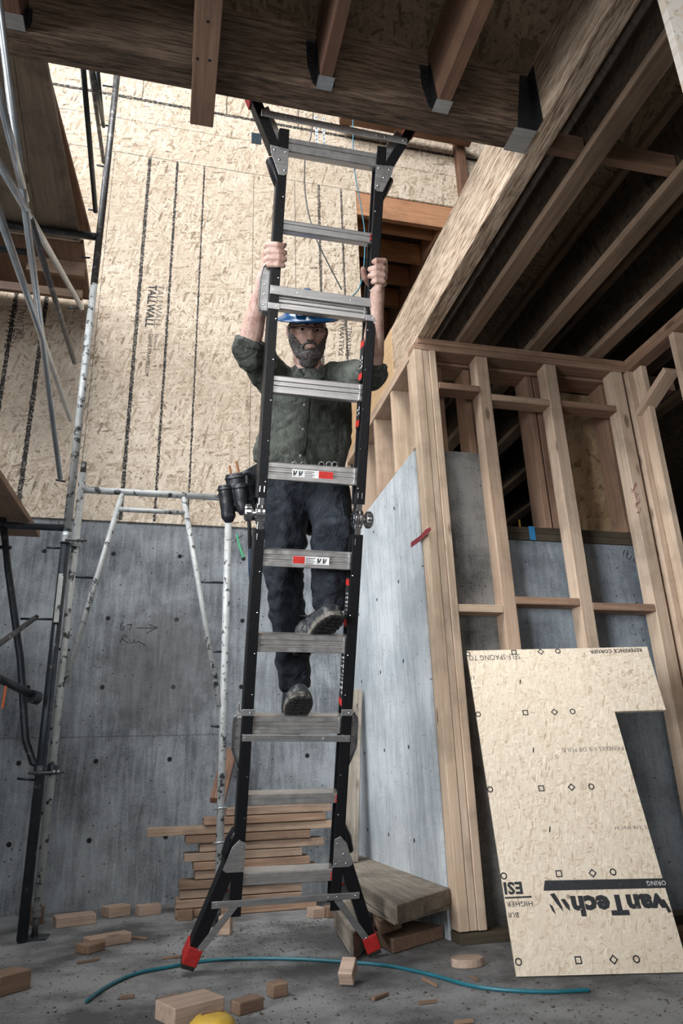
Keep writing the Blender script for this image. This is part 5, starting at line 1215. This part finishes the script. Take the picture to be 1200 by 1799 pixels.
# placket and buttons: find the front of the shirt by casting rays
from mathutils.bvhtree import BVHTree
def bvh(o):
    off = wpos(o); return BVHTree.FromPolygons([v.co+off for v in o.data.vertices], [tuple(p.vertices) for p in o.data.polygons])
bt = bvh(shirt)
def hit(t_, x, y):
    h = t_.ray_cast(CAM, ray(x, y).normalized()); return h
bl = [(541, 670), (540, 690), (538, 712), (537, 733), (535, 755), (533, 778), (530, 800)]
P = [hit(bt, x, y)[0] for x, y in bl]; P = [p for p in P if p]
b = MB(); b.tube(P, [(0.014, 0.003)]*len(P), 10, side=RT); b.build('placket', M['shirt'], shirt, smooth=True)
for x, y in ((540, 663), (538, 712), (536, 754), (531, 801)):
    h = hit(bt, x-3, y)
    if h[0]: b = MB(); b.ell(h[0]+h[1]*0.003, RT*0.006, UP*0.006, FW*0.003, 14, 8); b.build('button', M['button'], shirt, smooth=True)
for xc, yc in ((500, 700), (577, 706)):
    q4 = [hit(bt, xc+dx, yc+dy) for dx, dy in ((-20, -6), (20, -6), (20, 4), (0, 10), (-20, 4))]
    if all(q[0] for q in q4):
        b = MB(); b.prism([q[0]-FW*0.004 for q in q4], FW*0.006); b.build('pocket_flap', M['shirt'], shirt, bevel=0.002)
# ---- trousers
def tfold(p, n): 
    return 0.010*mnoise.noise(V((p.x*13, p.y*13, p.z*9))) + 0.014*abs(mnoise.noise(V((p.x*14+p.z*16, p.y*14, p.z*15-p.x*9)))) + 0.004*mnoise.noise(V((p.x*30, p.y*20, p.z*28)))
b = MB()
b.tube([A(524, 812, 2.985), A(526, 835, 2.985), A(532, 870, 2.98), A(535, 888, 2.975)], [(0.170, 0.115), (0.178, 0.125), (0.178, 0.125), (0.150, 0.105)], 28, side=RT)
b.tube([HL, HL.lerp(KL, 0.3), HL.lerp(KL, 0.65), KL, KL.lerp(AL, 0.3), KL.lerp(AL, 0.6), KL.lerp(AL, 0.85), AL+(AL-KL).normalized()*0.01],
       [(0.098, 0.105), (0.095, 0.10), (0.086, 0.09), (0.074, 0.078), (0.070, 0.076), (0.066, 0.072), (0.061, 0.066), (0.058, 0.064)], 24, side=RT, round_=False)
b.tube([HR, HR.lerp(KR, 0.4), KR+(KR-HR).normalized()*0.01], [(0.095, 0.105), (0.092, 0.092), (0.078, 0.078)], 24, side=RT, round_=True)
b.tube([KR, KR.lerp(AR, 0.35), KR.lerp(AR, 0.7), KR.lerp(AR, 0.9), AR+(AR-KR).normalized()*0.0], [(0.078, 0.080), (0.078, 0.080), (0.074, 0.076), (0.070, 0.072), (0.060, 0.062)], 24, side=RT, round_=False)
tr = organic('trousers', b, M['trousers'], man, 0.006, 4, 0.6, tfold)
tt = bvh(tr)
for pts2 in (((535, 880), (528, 905), (520, 935), (512, 960)), ((500, 1010), (494, 1040), (492, 1080), (495, 1110)), ((598, 870), (604, 905), (600, 950))):
    P = [hit(tt, x, y)[0] for x, y in pts2]; P = [p for p in P if p]
    if len(P) > 2: b = MB(); b.tube(P, 0.0022, 6); b.build('seam', M['trousers'], tr, smooth=True)
# ---- belt and tool pouch
belt = MB(); belt.tube([A(524, 812, 2.985)-UP*0.0, A(525, 826, 2.985)], [(0.186, 0.131)]*2, 40, side=RT); blt = belt.build('tool_belt', M['leather'], man, smooth=False, bevel=0.003)
for x in (517, 533, 565, 578, 588):
    b = MB(); c = A(x, 816, 2.845); b.tube([c+(RT*math.cos(a*0.7)+UP*math.sin(a*0.7))*0.011 for a in range(10)], 0.002, 6); b.build('eyelet', M['galv'], blt, smooth=True)
def pouch(x0, y0, x1, y1, w0, w1, d, dep, mat=M['leather']):
    b = MB(); a, c = A(x0, y0, d), A(x1, y1, d)
    b.tube([a, a.lerp(c, 0.08), a.lerp(c, 0.5), a.lerp(c, 0.85), c], [(w0*0.92, dep), (w0, dep*1.05), ((w0+w1)/2, dep*1.1), (w1, dep), (w1*0.55, dep*0.6)], 14, side=RT)
    o = organic('pouch', b, mat, blt, 0.004, 2, 0.5, lambda p, n: 0.002*nz(p, 40))
    b = MB(); q = a.lerp(c, 0.12); b.tube([q-(a-c).normalized()*0.004, q+(a-c).normalized()*0.006], [(w0*1.03+0.001, dep*1.08+0.001)]*2, 16, side=RT); b.build('pouch_band', mat, o, smooth=True)
    return o
pouch(395, 852, 403, 918, 0.030, 0.030, 2.84, 0.030)
pouch(414, 832, 424, 898, 0.045, 0.040, 2.86, 0.035)
pouch(421, 850, 428, 905, 0.030, 0.026, 2.83, 0.022)
pouch(436, 845, 444, 915, 0.032, 0.028, 2.88, 0.035)
b = MB(); b.prism([A(405, 840, 2.885), A(430, 826, 2.90), A(462, 808, 2.90), A(466, 836, 2.90), A(440, 870, 2.90), A(410, 880, 2.885)], FW*0.012); b.build('holster_plate', M['leather'], blt, bevel=0.003)
for (x0, y0, x1, y1) in ((403, 818, 410, 860), (415, 810, 424, 852)):
    b = MB(); b.tube([A(x0, y0, 2.835), A(x1, y1, 2.845)], [(0.0055, 0.0035)]*2, 8, side=RT); b.build('carpenter_pencil', mk_plain('red_brown_pencil', (0.36, 0.15, 0.07), 0.5), blt, bevel=0.0008)
b = MB(); b.tube([A(433, 835, 2.84), A(436, 872, 2.84)], 0.007, 10); hm = b.build('hammer', M['blackrub'], blt, smooth=True)
b = MB(); b.tube([A(434, 870, 2.85), A(438, 925, 2.87), A(440, 970, 2.88)], [0.006, 0.008, 0.009], 10); b.build('handle', M['blackrub'], hm, smooth=True)
b = MB(); b.tube([A(440, 965, 2.88), A(441, 1000, 2.885), A(443, 1046, 2.89)], [(0.009, 0.012), (0.011, 0.014), (0.008, 0.011)], 10, round_=True); b.build('grip', mk_plain('navy_grip', (0.01, 0.025, 0.07), 0.5), hm, smooth=True)
b = MB(); b.tube([A(428, 832, 2.84), A(436, 829, 2.845), A(446, 834, 2.85)], [0.008, 0.009, 0.005], 8, round_=True); b.build('hammer_head', M['pipe_dark'], hm, smooth=True)
b = MB(); b.ell(A(545, 925, 3.02), RT*0.03, UP*0.04, FW*0.03); b.build('rear_pouch', M['leather'], blt, smooth=True)
# ---- boots
def boot(ball, ankle, yaw, pit, label):
    f = (V((0, -1, 0)) @ Matrix.Rotation(-yaw, 3, 'Z')).normalized(); f = V((math.sin(yaw), -math.cos(yaw), 0))
    f = (f*math.cos(pit)+V((0, 0, 1))*math.sin(pit)).normalized(); sd = f.cross(V((0, 0, 1))).normalized(); up = sd.cross(f)
    def Bp(s, x, z): return ball + f*s + sd*x + up*z
    st = 0.026
    b = MB()
    secs = [(-0.195, 0.030, 0.05), (-0.18, 0.036, 0.075), (-0.13, 0.038, 0.085), (-0.08, 0.040, 0.080), (-0.03, 0.046, 0.072), (0.02, 0.050, 0.064), (0.06, 0.048, 0.058), (0.085, 0.040, 0.050), (0.102, 0.026, 0.036)]
    rgs = []
    for s, w_, h in secs:
        rgs.append([Bp(s, w_*math.cos(a*math.pi/10), st-0.004+(h*math.sin(a*math.pi/10) if a <= 10 else 0.0)) for a in range(0, 11)]+[Bp(s, w_*k, st-0.006) for k in (-0.6, 0, 0.6)])
    b.loft(rgs)
    hl = Bp(-0.13, 0, 0.075)
    b.tube([hl, hl.lerp(ankle, 0.5), ankle], [(0.042, 0.050), (0.045, 0.050), (0.048, 0.052)], 18, side=sd, round_=True)
    o = organic('boot', b, M['bootl'], man, 0.004, 2, 0.5, lambda p, n: 0.0022*nz(p, 45))
    o['label'] = label
    b = MB(); out = [(-0.20, 0.022), (-0.195, 0.034), (-0.15, 0.040), (-0.09, 0.036), (-0.04, 0.044), (0.0, 0.052), (0.045, 0.053), (0.08, 0.044), (0.10, 0.031), (0.110, 0.014)]
    ol = [(s, w_) for s, w_ in out]+[(s, -w_) for s, w_ in reversed(out)]
    b.prism([Bp(s, w_, 0.006) for s, w_ in ol], up*(st-0.006)); so = b.build('sole', M['sole'], o, bevel=0.003)
    b = MB()
    for k, (s, w_) in enumerate(((0.095, 0.030), (0.075, 0.042), (0.052, 0.048), (0.028, 0.049), (0.004, 0.047), (-0.02, 0.042), (-0.125, 0.036), (-0.15, 0.036), (-0.175, 0.032))):
        for x0, x1 in ((-w_, -w_*0.40), (-w_*0.28, w_*0.28), (w_*0.40, w_)):
            b.box8([Bp(s-0.007, x0, -0.001), Bp(s-0.007, x1, -0.001), Bp(s+0.008, x1, -0.001), Bp(s+0.008, x0, -0.001), Bp(s-0.007, x0, 0.007), Bp(s-0.007, x1, 0.007), Bp(s+0.008, x1, 0.007), Bp(s+0.008, x0, 0.007)])
    b.build('tread', M['blackrub'], so)
    b = MB()
    for k in range(4):
        s = -0.055-0.018*k; z = 0.098+0.012*k; b.tube([Bp(s, -0.025, z), Bp(s, 0, z+0.006), Bp(s, 0.025, z)], 0.003, 6)
    b.build('lace', M['blackrub'], o, smooth=True)
    return o
def rung_top(n_, s_): return L(s_, rt[n_], -0.035)
sL = (atd(523, 1258, 2.62)-LO).dot(LX); sR = (atd(583, 1115, 2.62)-LO).dot(LX)
boot(rung_top(3, sL)+V((0, -0.03, 0.006)), AL+V((0, 0, -0.02)), -0.02, 0.40, 'dusty boot on the lower rung')
boot(rung_top(4, sR)+V((-0.02, -0.02, 0.006)), AR+V((0, 0, -0.02)), 0.33, 0.36, 'dusty boot on the upper rung, toe turned outward')
